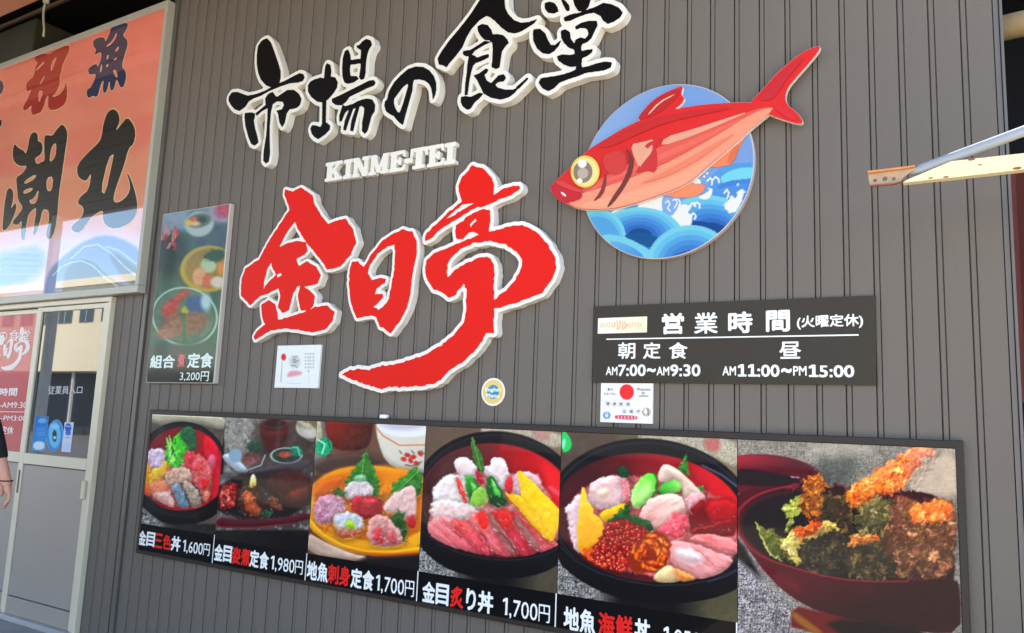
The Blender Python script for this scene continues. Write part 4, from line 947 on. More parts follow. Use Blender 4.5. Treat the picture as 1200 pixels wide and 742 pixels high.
    # near rim of the plate
    I.poly([(18,385),(60,440),(130,485),(220,508),(310,512),(400,500),(470,485),(470,520),(380,532),(280,532),(180,518),(90,480),(20,430)], (250,176,34), soft=2.5, col2=(238,120,30), g=(250,495,250,535))
    I.line([(20,392),(70,448),(140,490),(230,513),(330,516),(440,500)], 4, (255,216,100), soft=2.5, alpha=.8)
    I.poly([(10,440),(90,484),(180,522),(240,532),(200,560),(10,520)], (206,180,160), soft=4, noise=18, ns=20)
    I.poly([(200,540),(300,536),(470,520),(470,600),(180,580)], (34,26,28), soft=8)
    m = I.mask([(35,310),(150,270),(405,272),(410,400),(360,490),(120,460),(40,400)]); I.relief(m, 0.035, 16, 2.5, 4); I.relief(m, 0.028, 38, 2.5, 4)
    I.warp(m, 1.3, 16)
    I.gloss(m, 90, (35,265,412,490), .5, 9, 2, .8)
    return I.a
def food4(px, py):
    I = Ink(px, py, (485,490,2.944), (128,110,96)); one = np.ones(px.shape)
    I.put(one, (112,94,80), (140,120,102), (40,60,520,60), noise=10, ns=60)
    I.poly([(235,20),(520,45),(520,110),(380,75),(230,55)], (196,186,168), soft=5, noise=14, ns=30)
    I.poly([(405,30),(470,40),(470,80),(415,72)], (196,140,130), soft=8, alpha=.7); I.speck(one*(I.y < 110)*(I.x > 235), (140,128,112), .55, 4, asp=.3, alpha=.5)
    cloth(I, np.clip((I.y-380)/20, 0, 1)*np.clip((230-I.x)/100, 0, 1))
    I.put(np.clip((I.y-470)/20, 0, 1)*np.clip((I.x-130)/90, 0, 1), (26,23,24), (96,88,72), (330,500,440,520), noise=8, ns=12)
    I.ell(290, 296, 296, 250, (14,11,17), .13, soft=2.5)
    I.ell(296, 286, 280, 226, (96,96,110), .13, soft=3, ring=4, alpha=.5); I.ell(290, 300, 283, 232, (56,56,66), .13, soft=3, ring=3, alpha=.6)
    I.ell(288, 286, 268, 198, (74,24,30), .13, soft=3, col2=(214,34,46), g=(90,220,470,150), noise=8, ns=50)
    I.ell(288, 286, 262, 192, (150,90,84), .13, soft=3, ring=3, alpha=.4)
    I.poly([(60,180),(150,100),(300,92),(220,160),(80,260)], (104,74,66), soft=24, alpha=.75)
    I.poly([(440,140),(500,200),(520,290),(490,330),(450,240)], (228,52,58), soft=14, alpha=.8); I.line([(470,240),(500,262)], 12, (250,170,180), soft=8, alpha=.6)
    I.vol = .32; I.vw = 11
    w = (244,226,220)
    I.poly([(60,300),(90,230),(150,180),(240,180),(330,190),(430,210),(500,320),(500,440),(380,474),(230,466),(70,420),(48,370)], (222,150,144), soft=5, wob=8, noise=50, ns=14)
    I.poly([(60,262),(70,235),(100,205),(140,190),(175,205),(200,250),(200,300),(120,310),(75,300)], w, soft=3, wob=7, noise=18, ns=18, ang=.6, asp=2)
    I.poly([(58,330),(56,300),(85,280),(150,285),(215,300),(230,340),(150,360),(80,372)], (242,214,206), soft=4, wob=8, noise=22, ns=12)
    I.poly([(136,160),(150,136),(180,135),(206,150),(222,178),(222,205),(185,208),(150,192)], w, soft=2.5, wob=5, noise=14, ns=12)
    I.poly([(240,190),(243,165),(262,168),(265,140),(295,134),(318,150),(328,185),(322,225),(306,250),(282,222)], w, soft=2.5, wob=5, noise=16, ns=12)
    I.poly([(330,215),(352,188),(385,182),(420,188),(442,215),(440,242),(400,262),(330,270)], (236,196,196), soft=4, wob=8, noise=28, ns=9)
    I.poly([(140,205),(152,208),(178,255),(186,292),(176,296),(152,245)], (222,84,66), soft=2.5, noise=30, ns=6)
    I.poly([(206,180),(232,186),(246,225),(228,228)], (190,42,56), soft=3); I.poly([(312,222),(330,195),(344,210),(342,250),(325,270)], (214,60,62), soft=3, noise=30, ns=6)
    I.vol = .2
    I.poly([(197,66),(204,62),(216,95),(236,130),(244,175),(236,190),(214,165),(200,115)], (78,122,58), soft=1.5, wob=6, ws=7, noise=30, ns=6, sm=0); I.line([(202,70),(232,180)], 2, (150,180,110), soft=1.5)
    I.vol = .3; I.vw = 9
    def sl(p, c1, c2, a): I.poly(p, c1, soft=2.2, noise=40, ns=7, ang=a, asp=6, col2=c2, g=(p[0][0],p[0][1],p[len(p)//2][0],p[len(p)//2][1]), wob=3)
    sl([(44,388),(55,350),(90,335),(150,345),(215,400),(262,452),(268,474),(225,468),(140,448),(80,422)], (238,150,146), (228,110,120), .6)
    sl([(122,352),(160,346),(185,360),(235,410),(270,458),(272,474),(232,466),(190,430),(150,395)], (228,100,96), (222,90,104), .8)
    sl([(185,345),(215,320),(248,335),(290,385),(345,440),(352,472),(300,478),(262,450),(225,395)], (238,130,126), (232,120,128), .9)
    sl([(255,335),(280,312),(325,318),(360,360),(410,410),(432,452),(408,474),(362,474),(325,430),(285,385)], (216,54,62), (208,84,98), .9)
    sl([(330,325),(350,315),(385,350),(440,400),(500,432),(500,446),(470,458),(430,468),(385,420),(345,370)], (206,60,70), (226,122,124), .75)
    for p in ([(248,330),(262,322),(300,372),(345,430),(362,474),(346,476),(300,420),(268,370)], [(345,330),(365,345),(405,400),(436,448),(424,460),(385,412),(352,362)]):
        I.poly(p, (160,124,112), soft=3, noise=40, ns=5, ang=.9, asp=3, alpha=.85)
    I.line([(232,398),(258,440),(268,474)], 3.5, (130,34,50), soft=2); I.line([(300,392),(340,440),(356,474)], 3.5, (120,30,44), soft=2); I.line([(140,388),(190,430),(232,466)], 3, (170,60,76), soft=2)
    for k in range(60):
        x = random.uniform(70,450); y = random.uniform(352,452); L_ = random.uniform(8,26); I.line([(x,y),(x+L_,y+L_*.95)], 1.8, random.choice([(250,206,200),(246,180,180),(190,50,66)]), soft=1.5, alpha=.55)
    I.vw = 6
    I.poly([(215,328),(240,316),(258,340),(262,372),(240,388),(222,362)], (232,46,40), soft=3, noise=24, ns=7); I.poly([(286,322),(318,312),(342,345),(330,385),(300,372)], (214,44,46), soft=3, noise=24, ns=7)
    I.vol = .35; I.vw = 8
    I.poly([(176,200),(188,194),(212,216),(234,244),(226,276),(196,292),(180,255)], (84,176,66), soft=1.8, col2=(24,96,34), g=(178,205,232,262)); I.poly([(190,212),(210,228),(220,246),(202,262)], (142,210,118), soft=4, alpha=.8)
    I.poly([(248,216),(262,196),(278,204),(300,248),(322,286),(312,302),(276,306),(256,282)], (30,112,44), soft=1.8); I.poly([(262,214),(274,210),(294,252),(304,286),(282,272)], (120,200,104), soft=3)
    I.poly([(250,280),(300,262),(326,304),(276,310)], (22,70,32), soft=2, wob=6, ws=7)
    I.poly([(192,286),(204,252),(232,234),(250,248),(254,290),(228,310),(200,306)], (150,190,90), soft=1.8, noise=12, ns=12)
    I.vol = .16; I.vw = 14
    I.poly([(356,184),(370,182),(400,212),(440,250),(505,318),(503,360),(480,426),(455,422),(400,362),(340,290),(318,262),(372,268)], (250,206,48), soft=1.8, noise=9, ns=30, sm=0)
    I.poly([(318,263),(346,262),(442,370),(482,425),(455,421),(395,362)], (244,186,40), soft=2.5, alpha=.9, sm=0); I.line([(318,266),(400,364),(456,423),(482,427)], 2.5, (140,70,26), soft=2); I.line([(372,268),(440,345)], 2, (214,160,30), soft=2)
    I.vol = 0
    # near wall of the bowl covers the food edge
    I.poly([(14,360),(40,396),(90,432),(150,458),(230,476),(310,484),(390,478),(450,462),(530,424),(540,470),(480,520),(400,548),(290,556),(180,545),(90,508),(30,455),(10,410)], (13,10,16), soft=2.5)
    I.line([(30,392),(90,438),(160,466),(240,484),(320,491),(400,484),(460,468),(520,438)], 2.5, (86,84,98), soft=2.5, alpha=.8)
    m = I.mask([(60,230),(150,190),(330,200),(440,200),(500,430),(400,475),(200,460),(45,385)]); I.relief(m, .02, 14, 2.5, 4)
    I.warp(m, 1.2, 16)
    I.gloss(m, 120, (60,190,480,470), .75, 13, 1.8, .7)
    return I.a
def food5(px, py):
    I = Ink(px, py, (650,495,3.004), (110,96,86)); one = np.ones(px.shape)
    I.put(one, (96,82,70), (140,126,108), (100,60,500,60), noise=12, ns=50)
    I.poly([(290,35),(660,50),(660,170),(540,110),(300,72)], (196,188,168), soft=5, noise=20, ns=26); I.poly([(525,52),(585,58),(578,108),(530,98)], (200,110,108), soft=8, alpha=.8)
    I.speck(one*(I.y < 160)*(I.x > 290), (120,112,98), .54, 4, asp=.3, alpha=.5)
    cloth(I, np.clip((I.y-470)/20, 0, 1)*np.clip((250-I.x)/110, 0, 1))
    I.put(np.clip((I.y-560)/20, 0, 1)*np.clip((I.x-150)/90, 0, 1), (22,20,22), (98,92,70), (420,600,540,610), noise=8, ns=12)
    I.ell(338, 342, 372, 284, (13,11,18), .12, soft=2.5)
    I.ell(342, 330, 352, 258, (90,94,114), .12, soft=3, ring=4, alpha=.55); I.ell(338, 346, 358, 268, (58,60,78), .12, soft=3, ring=3, alpha=.6)
    I.line([(520,152),(590,186),(645,228)], 5, (170,180,214), soft=4, alpha=.7)
    I.ell(335, 336, 338, 226, (84,26,36), .12, soft=3, col2=(220,36,50), g=(200,320,620,180), noise=8, ns=50)
    I.poly([(25,28),(38,30),(62,68),(56,98),(25,110)], (50,196,110), soft=2.5); I.poly([(26,60),(40,58),(34,90),(26,95)], (230,250,240), soft=4, alpha=.7)
    I.poly([(45,300),(90,240),(150,200),(240,190),(330,190),(400,160),(520,240),(640,290),(645,480),(540,550),(340,548),(120,480),(60,440)], (206,120,116), soft=5, wob=8, noise=60, ns=14)
    I.vol = .3; I.vw = 12
    I.poly([(115,262),(130,212),(170,190),(235,184),(262,205),(266,260),(220,300),(160,306),(122,290)], (242,206,202), soft=3, wob=6, noise=22, ns=16, ang=.5, asp=2)
    I.poly([(222,200),(250,192),(266,225),(264,275),(238,285),(240,240)], (226,140,140), soft=4, noise=44, ns=5, alpha=.8); I.poly([(140,240),(190,225),(200,260),(160,275)], (248,220,190), soft=12, alpha=.7)
    I.poly([(34,300),(60,280),(82,250),(122,262),(118,330),(105,430),(85,470),(62,430),(46,350)], (240,210,212), soft=3, wob=9, noise=26, ns=12)
    I.vol = .18
    I.poly([(155,322),(200,298),(262,280),(264,310),(215,342),(168,352)], (248,196,40), soft=2.2, noise=12, ns=14)
    I.poly([(96,228),(104,228),(120,275),(140,320),(170,352),(180,395),(158,432),(100,468),(80,440),(78,370)], (250,212,84), soft=2, noise=12, ns=22, col2=(236,172,44), g=(110,240,130,450), sm=0)
    for k in range(40): I.ell(random.uniform(85,165), random.uniform(330,450), 3, 2, (222,160,40), soft=2, alpha=.5)
    I.vol = .3
    shiso(I, [(430,160),(450,135),(462,112),(466,150),(480,190),(450,178)], (70,140,66)); shiso(I, [(222,165),(243,148),(264,185),(252,200),(228,185)], (24,74,46)); shiso(I, [(498,222),(526,222),(530,240),(505,242)], (80,150,70))
    I.poly([(362,200),(368,165),(388,143),(430,162),(470,198),(512,238),(535,268),(485,300),(450,272),(445,215),(420,200),(380,212)], (226,202,184), soft=2.5, noise=30, ns=12, ang=.6, asp=4)
    I.poly([(268,282),(274,235),(308,190),(342,174),(362,200),(347,260),(302,298),(275,302)], (96,196,62), soft=2, col2=(196,234,150), g=(345,180,285,290)); I.line([(345,176),(363,204),(347,262),(304,298)], 5, (30,116,40), soft=2); I.ell(318,240,20,38,(204,238,160),.5,soft=10,alpha=.8); I.line([(296,215),(276,262)], 4, (236,250,220), soft=3, alpha=.7)
    I.poly([(358,245),(373,216),(418,200),(446,212),(442,245),(400,260)], (44,146,50), soft=2, col2=(160,220,116), g=(370,212,420,250)); I.line([(358,246),(398,260),(442,246)], 4, (26,96,34), soft=2)
    I.poly([(455,262),(500,240),(537,266),(502,302),(466,322)], (230,176,174), soft=3, wob=8, noise=44, ns=6)
    I.poly([(470,322),(498,284),(540,266),(645,268),(650,400),(560,405),(480,402)], (118,16,30), soft=3, noise=14, ns=24, col2=(150,26,36), g=(480,390,620,280)); I.poly([(538,272),(640,272),(645,345),(565,360),(532,322)], (186,34,42), soft=8, noise=16, ns=20, alpha=.8); I.line([(480,380),(560,360),(618,345)], 3.5, (216,80,70), soft=2.5, wob=4)
    I.poly([(295,342),(308,292),(350,258),(418,248),(455,268),(462,318),(425,350),(350,386),(303,372)], (236,176,168), soft=2.5, noise=38, ns=12, ang=-.5, asp=5, col2=(242,212,196), g=(320,370,420,255))
    I.poly([(345,385),(390,355),(430,312),(470,328),(466,380),(432,416),(380,402)], (226,104,116), soft=2.5, wob=6, noise=50, ns=7)
    for k in range(22): x=random.uniform(380,455); y=random.uniform(325,400); I.line([(x,y),(x+random.uniform(-9,9),y+random.uniform(-9,9))], 3, (246,180,184), soft=2, alpha=.7)
    I.poly([(468,418),(490,392),(560,393),(645,415),(645,475),(560,458)], (226,140,138), soft=2.5, noise=34, ns=10, asp=5, ang=.3)
    I.poly([(400,425),(430,416),(490,424),(560,455),(636,478),(606,518),(545,554),(470,548),(408,495)], (238,172,168), soft=2.5, noise=40, ns=10, ang=.5, asp=6)
    I.poly([(425,440),(500,446),(530,490),(470,500),(425,475)], (250,230,226), soft=12, alpha=.85); I.line([(478,430),(520,465),(560,505),(606,516)], 2.5, (206,112,112), soft=2); I.line([(560,456),(590,490)], 2, (214,130,130), soft=2)
    I.poly([(340,548),(380,508),(408,500),(450,545),(430,565),(370,565)], (236,206,160), soft=3, noise=24, ns=7); I.poly([(410,512),(470,528),(505,552),(440,566)], (240,160,96), soft=3, noise=30, ns=6)
    shiso(I, [(180,352),(215,325),(258,285),(272,325),(335,352),(352,382),(300,382),(210,366)], (22,84,38))
    I.vol = 0
    m = I.poly([(165,402),(185,358),(230,336),(290,358),(335,380),(322,420),(275,470),(252,528),(200,522),(130,492),(92,468),(135,445)], (120,12,14), soft=3, wob=6)
    I.blobs(m, 420, (95,335,335,528), 9.0, (186,34,26), (120,10,14), soft=3.5, hl=(255,170,140))
    I.blobs(m, 60, (100,455,250,525), 8, (214,84,40), (176,40,24), soft=3, hl=(255,214,170))
    m = I.poly([(260,475),(270,445),(300,420),(310,392),(350,380),(388,395),(408,425),(406,480),(378,512),(325,532),(275,530),(260,502)], (150,54,10), soft=3, wob=6)
    for k in range(58):
        a = random.uniform(0, 6.28); q = math.sqrt(random.uniform(.02, 1)); x = 335+62*q*math.cos(a); y = 458+62*q*math.sin(a); an = a+1.5+random.uniform(-.5,.5)
        I.ell(x+2, y+3, 17, 8, (120,40,8), an, soft=2.5, alpha=.8); I.ell(x, y, random.uniform(11,18), random.uniform(5,8), random.choice([(236,126,30),(226,104,18),(246,152,60),(214,88,14)]), an, soft=2); I.ell(x-2, y-2, 6, 2, (255,196,120), an, soft=1.5, alpha=.7)
    for k in range(9): I.ell(random.uniform(100,150), random.uniform(445,480), 8, 5, (222,110,30), .4, soft=2)
    I.poly([(10,415),(50,462),(110,506),(190,538),(270,556),(360,566),(450,564),(540,548),(610,524),(665,490),(668,570),(600,608),(500,632),(380,640),(250,626),(150,592),(70,545),(10,490)], (12,10,16), soft=2.5)
    I.line([(22,440),(80,492),(160,532),(250,558),(350,574),(460,572),(560,552),(645,515)], 3, (78,80,98), soft=2.5, alpha=.85); I.line([(540,562),(600,543),(640,522)], 3, (140,146,172), soft=3, alpha=.6)
    I.warp(I.mask([(40,290),(130,200),(380,150),(530,240),(645,300),(640,480),(500,550),(300,535),(90,460)]), 1.3, 16)
    m = I.mask([(40,290),(130,200),(380,150),(530,240),(645,300),(640,480),(500,548),(420,500),(330,390),(90,330)]); I.gloss(m, 110, (40,160,645,550), .5, 14, 2, .6)
    return I.a
def clumps(I, m, n, box, r0, r1, pal, dark, ang=(0, 3.14), soft=2.5, hl=None):
    "many small crumbs of batter, each with its own dark underside"
    for k in range(n):
        x = random.uniform(box[0], box[2]); y = random.uniform(box[1], box[3]); r = random.uniform(r0, r1); q = r*random.uniform(.45, .8); an = random.uniform(*ang); c = random.choice(pal)
        R_ = r*1.8; sel = (np.abs(I.x-x) < R_) & (np.abs(I.y-y) < R_)
        if not sel.any(): continue
        xs, ys, ms = I.x[sel], I.y[sel], m[sel]
        if ms.max() < .3: continue
        ca, sa = math.cos(an), math.sin(an); A = I.a[sel]
        for dx, dy, kk, col, al in ((r*.15, r*.32, 1.05, dark, .75), (0, 0, 1, c, .9), (-r*.15, -r*.2, .55, [min(255, v*1.25+12) for v in c] if hl is None else hl, .6)):
            u = ((xs-x-dx)*ca+(ys-y-dy)*sa)/(r*kk); v = (-(xs-x-dx)*sa+(ys-y-dy)*ca)/(q*kk)
            mm_ = np.clip((1-np.sqrt(u*u+v*v))*q*kk/soft+.3, 0, 1)*ms*al; A = A*(1-mm_[:, None])+np.array(col)*mm_[:, None]
        I.a[sel] = A
def food6(px, py):
    I = Ink(px, py, (855,500,3.066), (120,110,100)); one = np.ones(px.shape)
    cloth(I, one, (186,178,164), (70,68,66), .7); I.put(np.clip((170-np.abs(I.y-60))/200, 0, 1), (150,142,128), alpha=.35)
    I.poly([(300,110),(470,100),(440,220),(340,230)], (84,86,82), soft=26, noise=30, ns=10, alpha=.7)
    I.poly([(280,50),(520,50),(520,100),(300,110)], (200,192,176), soft=20, noise=26, ns=14, alpha=.5); I.poly([(640,130),(830,60),(830,290),(640,260)], (212,190,168), soft=26, noise=16, ns=30, alpha=.8)
    I.vol = 0
    I.ell(130, 178, 192, 78, (104,26,44), .06, soft=3, noise=8, ns=40); I.ell(120, 150, 190, 46, (160,38,64), .06, soft=4, col2=(92,22,40), g=(30,118,60,198)); I.poly([(10,158),(60,150),(160,165),(275,192),(262,214),(120,216),(10,206)], (40,22,30), soft=6, noise=8, ns=20)
    I.line([(222,180),(248,188),(258,202)], 4, (246,190,196), soft=2)
    I.poly([(20,232),(30,300),(60,400),(110,500),(190,590),(320,665),(480,700),(640,705),(770,660),(810,560),(815,300),(700,225),(430,225),(200,212)], (86,18,34), soft=3, col2=(58,12,26), g=(100,430,500,700), noise=6, ns=60)
    I.ell(410, 392, 384, 168, (34,22,28), .16, soft=4); I.ell(408, 388, 386, 170, (156,46,66), .16, soft=2, ring=5); I.ell(408, 396, 376, 160, (92,26,40), .16, soft=4, ring=8, alpha=.8)
    I.poly([(0,400),(40,410),(90,500),(125,570),(60,610),(0,610)], (30,25,29), soft=8)
    P = [(150,96,50),(196,128,66),(110,72,36),(214,160,86),(88,62,34)]
    I.vol = .32; I.vw = 16
    def lump(p, c, c2, g, soft=3, **k): return I.poly(p, c, soft=soft, wob=12, ws=15, noise=30, ns=14, col2=c2, g=g, **k)
    # right, blurred and pinkish to imitate a hazy reflection on the panel
    m = lump([(520,300),(600,255),(700,262),(770,258),(812,290),(812,540),(640,548),(520,545),(500,430)], (140,92,66), (84,58,46), (640,280,640,540), 8)
    clumps(I, m, 150, (520,260,810,545), 8, 20, [(176,116,84),(206,146,108),(140,92,70),(120,84,56),(226,170,130),(150,118,70)], (84,54,44), soft=6)
    m = lump([(645,300),(680,268),(730,258),(785,268),(806,300),(790,335),(720,345),(655,335)], (240,146,76), (226,120,64), (650,270,780,330), 6)
    clumps(I, m, 40, (645,258,806,345), 8, 16, [(250,160,84),(236,130,60),(255,184,116)], (196,90,44), soft=5)
    # prawn
    m = lump([(400,264),(412,235),(450,212),(490,180),(540,150),(590,122),(650,72),(700,70),(745,80),(722,112),(672,150),(640,205),(600,240),(550,248),(500,270),(450,300),(425,300)], (238,140,58), (228,140,110), (420,260,700,90), 2.5)
    clumps(I, m, 130, (400,100,650,300), 7, 16, [(250,168,84),(240,140,56),(255,196,120),(226,112,36),(250,180,110)], (176,78,24), (-1.0, 0), 3)
    for k in range(26): x = random.uniform(640,725); y = 140-(x-640)*.62+random.uniform(-16,16); I.line([(x,y),(x+18,y-11)], 4, random.choice([(232,150,120),(214,110,84),(244,186,160)]), soft=2, alpha=.8)
    # dark leafy middle
    m = lump([(330,236),(400,240),(440,290),(455,400),(380,430),(300,360)], (84,66,42), (50,42,30), (340,250,420,400))
    clumps(I, m, 60, (310,240,450,420), 6, 14, [(104,84,48),(70,58,38),(128,100,56),(60,56,40)], (36,28,22))
    m = lump([(470,290),(500,258),(545,252),(580,275),(572,345),(545,400),(480,392),(450,335)], (120,110,70), (84,76,50), (500,260,520,390))
    clumps(I, m, 60, (450,255,580,400), 6, 13, [(150,140,92),(110,104,66),(172,152,104),(90,84,52)], (60,52,36))
    m = lump([(268,190),(285,170),(325,168),(348,185),(345,225),(330,262),(332,325),(290,335),(250,312),(238,262),(272,240)], (190,116,44), (140,84,36), (290,180,280,320))
    clumps(I, m, 90, (240,165,350,335), 5, 12, [(214,140,60),(176,100,36),(236,170,86),(140,80,30)], (96,52,20))
    m = lump([(194,300),(205,270),(238,243),(252,262),(246,320),(228,352),(205,392)], (196,196,106), (140,150,70), (200,270,230,370), 2)
    clumps(I, m, 34, (195,245,250,390), 5, 11, [(220,216,130),(186,190,96),(150,160,70)], (110,110,50))
    m = lump([(94,345),(125,366),(170,382),(212,398),(240,440),(262,502),(215,490),(168,462),(140,455),(118,400)], (122,124,58), (76,80,40), (120,360,230,490), 2)
    clumps(I, m, 40, (94,345,262,502), 5, 12, [(140,140,70),(96,100,48),(160,156,84)], (60,60,32)); I.line([(94,346),(108,380),(130,430),(150,462),(185,478)], 6, (206,206,130), soft=2.5, wob=5, ws=8)
    m = lump([(190,428),(222,400),(290,355),(340,345),(395,355),(412,410),(430,500),(400,548),(300,522),(222,500),(226,450)], (64,54,42), (42,38,34), (260,360,330,520))
    clumps(I, m, 100, (200,380,430,548), 7, 18, [(78,68,50),(56,50,42),(96,82,56),(50,46,44)], (28,24,24), (1.0, 2.0))
    m = lump([(415,412),(450,392),(540,392),(560,430),(600,500),(590,550),(430,550),(405,480)], (80,66,46), (56,48,40), (430,400,500,540))
    clumps(I, m, 100, (405,395,600,550), 7, 16, [(104,88,58),(78,66,46),(130,108,72),(60,52,42)], (34,28,26), (1.0, 2.2))
    m = lump([(182,420),(205,392),(240,362),(290,340),(345,338),(395,350),(388,372),(330,380),(285,400),(240,425),(235,470),(250,500),(222,495),(212,455)], (214,196,120), (226,190,112), (190,420,380,350), 2)
    clumps(I, m, 60, (182,338,395,500), 5, 11, [(232,214,140),(206,186,104),(240,222,160)], (140,116,56))
    m = lump([(232,400),(240,362),(265,345),(310,328),(335,340),(318,372),(270,396),(245,414)], (206,96,34), (186,76,26), (240,360,310,390), 2)
    clumps(I, m, 34, (232,328,335,414), 5, 11, [(226,120,50),(190,80,26),(240,150,80)], (120,46,16))
    m = lump([(412,412),(452,388),(520,380),(552,402),(530,418),(470,420),(430,430)], (206,140,76), (190,106,52), (420,400,540,400), 2)
    clumps(I, m, 34, (412,380,552,430), 5, 11, [(226,166,96),(196,110,50),(240,190,124)], (120,66,30))
    I.vol = 0
    for k in range(40): x = random.uniform(300,560); y = random.uniform(420,520); I.line([(x,y),(x+random.uniform(-8,8),y+random.uniform(12,34))], 2.5, random.choice([(140,124,84),(30,26,26),(104,92,60),(170,150,110)]), soft=2, wob=4, alpha=.55)
    mw = I.mask([(85,335),(190,250),(265,150),(355,165),(420,220),(600,95),(750,60),(750,130),(650,235),(820,270),(820,560),(420,565),(200,520)], 10)
    I.warp(mw, 3.2, 11); I.warp(mw, 3.0, 30); I.relief(mw, .07, 10, 2, 3)
    # near side of the bowl
    I.poly([(28,380),(60,425),(110,463),(170,488),(250,512),(330,534),(420,549),(520,556),(620,556),(720,552),(815,544),(830,600),(830,742),(700,742),(600,712),(480,704),(330,672),(200,600),(110,500),(60,430)], (92,20,38), soft=3, col2=(52,11,24), g=(300,540,360,700), noise=5, ns=50)
    I.line([(30,384),(60,426),(110,464),(170,489),(250,513),(330,535),(420,550),(520,557),(640,556)], 3.5, (170,54,74), soft=2.2)
    I.poly([(90,480),(160,520),(250,560),(260,600),(180,570)], (120,34,54), soft=14, alpha=.6)
    cloth(I, np.clip((222-I.x)/3, 0, 1)*halfplane(I, 225, 640, 20, 470, 10), (214,204,204), (40,34,38))
    I.poly([(222,640),(330,668),(500,704),(640,745),(222,745)], (112,24,34), soft=5); I.poly([(222,655),(300,710),(345,745),(300,745),(222,690)], (150,104,44), soft=7)
    I.poly([(330,690),(600,706),(700,735),(700,765),(420,765)], (26,14,22), soft=10)
    m = I.mask([(190,300),(280,170),(345,180),(420,240),(600,110),(740,75),(740,110),(640,240),(805,280),(800,540),(420,540),(220,500)]); I.gloss(m, 120, (190,100,800,540), -.4, 6, 2.4, .5, (255,226,180))
    return I.a
food = [(food1, "sashimi bowl of three colours of fish with green garnish"), (food2, "dark dish of simmered red fish with small bowls behind"), (food3, "round yellow plate of sliced raw fish with jagged green leaves"),
        (food4, "black bowl of seared pink slices with a yellow egg slice"), (food5, "black bowl with red roe, orange urchin and cucumber"), (food6, "maroon bowl of tempura with a large prawn")]
def graded(fn, g=1.22, sat=1.16):
    "contrast and saturation of a printed photograph"
    def q(px, py):
        a = np.clip(fn(px, py), 0, 255)/255; l = a.mean(-1, keepdims=True); a = np.clip(l+(a-l)*sat, 0, 1)
        return 255*np.clip(a**g*1.04-.012, 0, 1)
    return q
M_gl = print_mat("menu_gloss_ink", .5, .2, .04, bump=.02)
M_cap = mat("caption_black", (5, 4, 8), .5, .1, 4, coat=.12, spec=.1)
PZ0 = FZ0+.020; PZ1 = FZ1-.027
for i in range(6):
    a, b = FX[i]+.0015, FX[i+1]-.0015
    if i == 5: b = FX[6]-.021
    zc = .768 - .018*min(i, 1) if i < 5 else PZ0
    npx = inv(b, 1.1, fd)[0]-inv(a, 1.1, fd)[0]; npy = inv(b, zc, fd)[1]-inv(b, PZ1, fd)[1]
    print_sheet("picture", a, b, zc, PZ1, fd, int(npx*1.15)+2, int(npy*1.1)+2, graded(food[i][0]), M_gl, mb, food[i][1])
    MB().box(a, b, -fd+.0006, -.030, zc if i == 5 else PZ0, PZ1).build("picture_panel", M_dark, mb)
    if i < 5:
        cp = MB().box(a, b, -fd-.0002, -fd+.0004, PZ0+.0005, zc-.0005).build("caption_strip", M_cap, mb)
        MB().box(b-.004, b+.0015, -fd-.0008, -fd-.0003, PZ0, zc).build("divider_line", M_txtw, mb)
        globals()["cap%d" % i] = cp
def cap(i, segs, f, za, zb):
    cp = globals()["cap%d" % i]; H = zb-za
    for s, xa, xb, red in segs:
        X0 = W(f[0]+xa/f[2], f[3], fd)[0]; X1 = W(f[0]+xb/f[2], f[4], fd)[0]; m = M_txtr if red else M_txtw
        if s[0] == "1":
            Xm = X0+(X1-X0)*.77
            text(s[:-1], X0, Xm-.006, za-.03*H, zb-.14*H, fd+.0006, m, cp, off=.014, th=.0008)
            text(s[-1], Xm, X1, za+.07*H, zb-.16*H, fd+.0006, m, cp, off=.012, th=.0008)
        else:
            n = len(s)
            for k in range(n):
                w_ = (X1-X0)/n; text(s[k], X0+w_*k+.001, X0+w_*(k+1)-.003, za, zb, fd+.0006, m, cp, off=.034, th=.0008)
cap(0, [("金目",40,150,0),("三色",153,262,1),("丼",266,325,0),("1,600円",346,522,0)], (155,610,5.714,628,640), .642, .727)
cap(1, [("金目",552,665,0),("姿煮",668,790,1),("定食",792,915,0),("1,980円",935,1145,0)], (155,610,5.714,644,660), .632, .722)
cap(2, [("地魚",55,195,0),("刺身",197,345,1),("定食",352,505,0),("1,700円",522,775,0)], (350,640,5.714,670,686), .622, .716)
cap(3, [("金目",82,250,0),("炙",262,345,1),("り",364,425,0),("丼",440,537,0),("1,700円",600,898,0)], (480,660,5.4545,692,715), .617, .711)
cap(4, [("地魚",103,292,0),("海鮮",305,512,1),("丼",518,614,0),("1,950円",690,985,0)], (640,680,5.0,722,742), .612, .706)
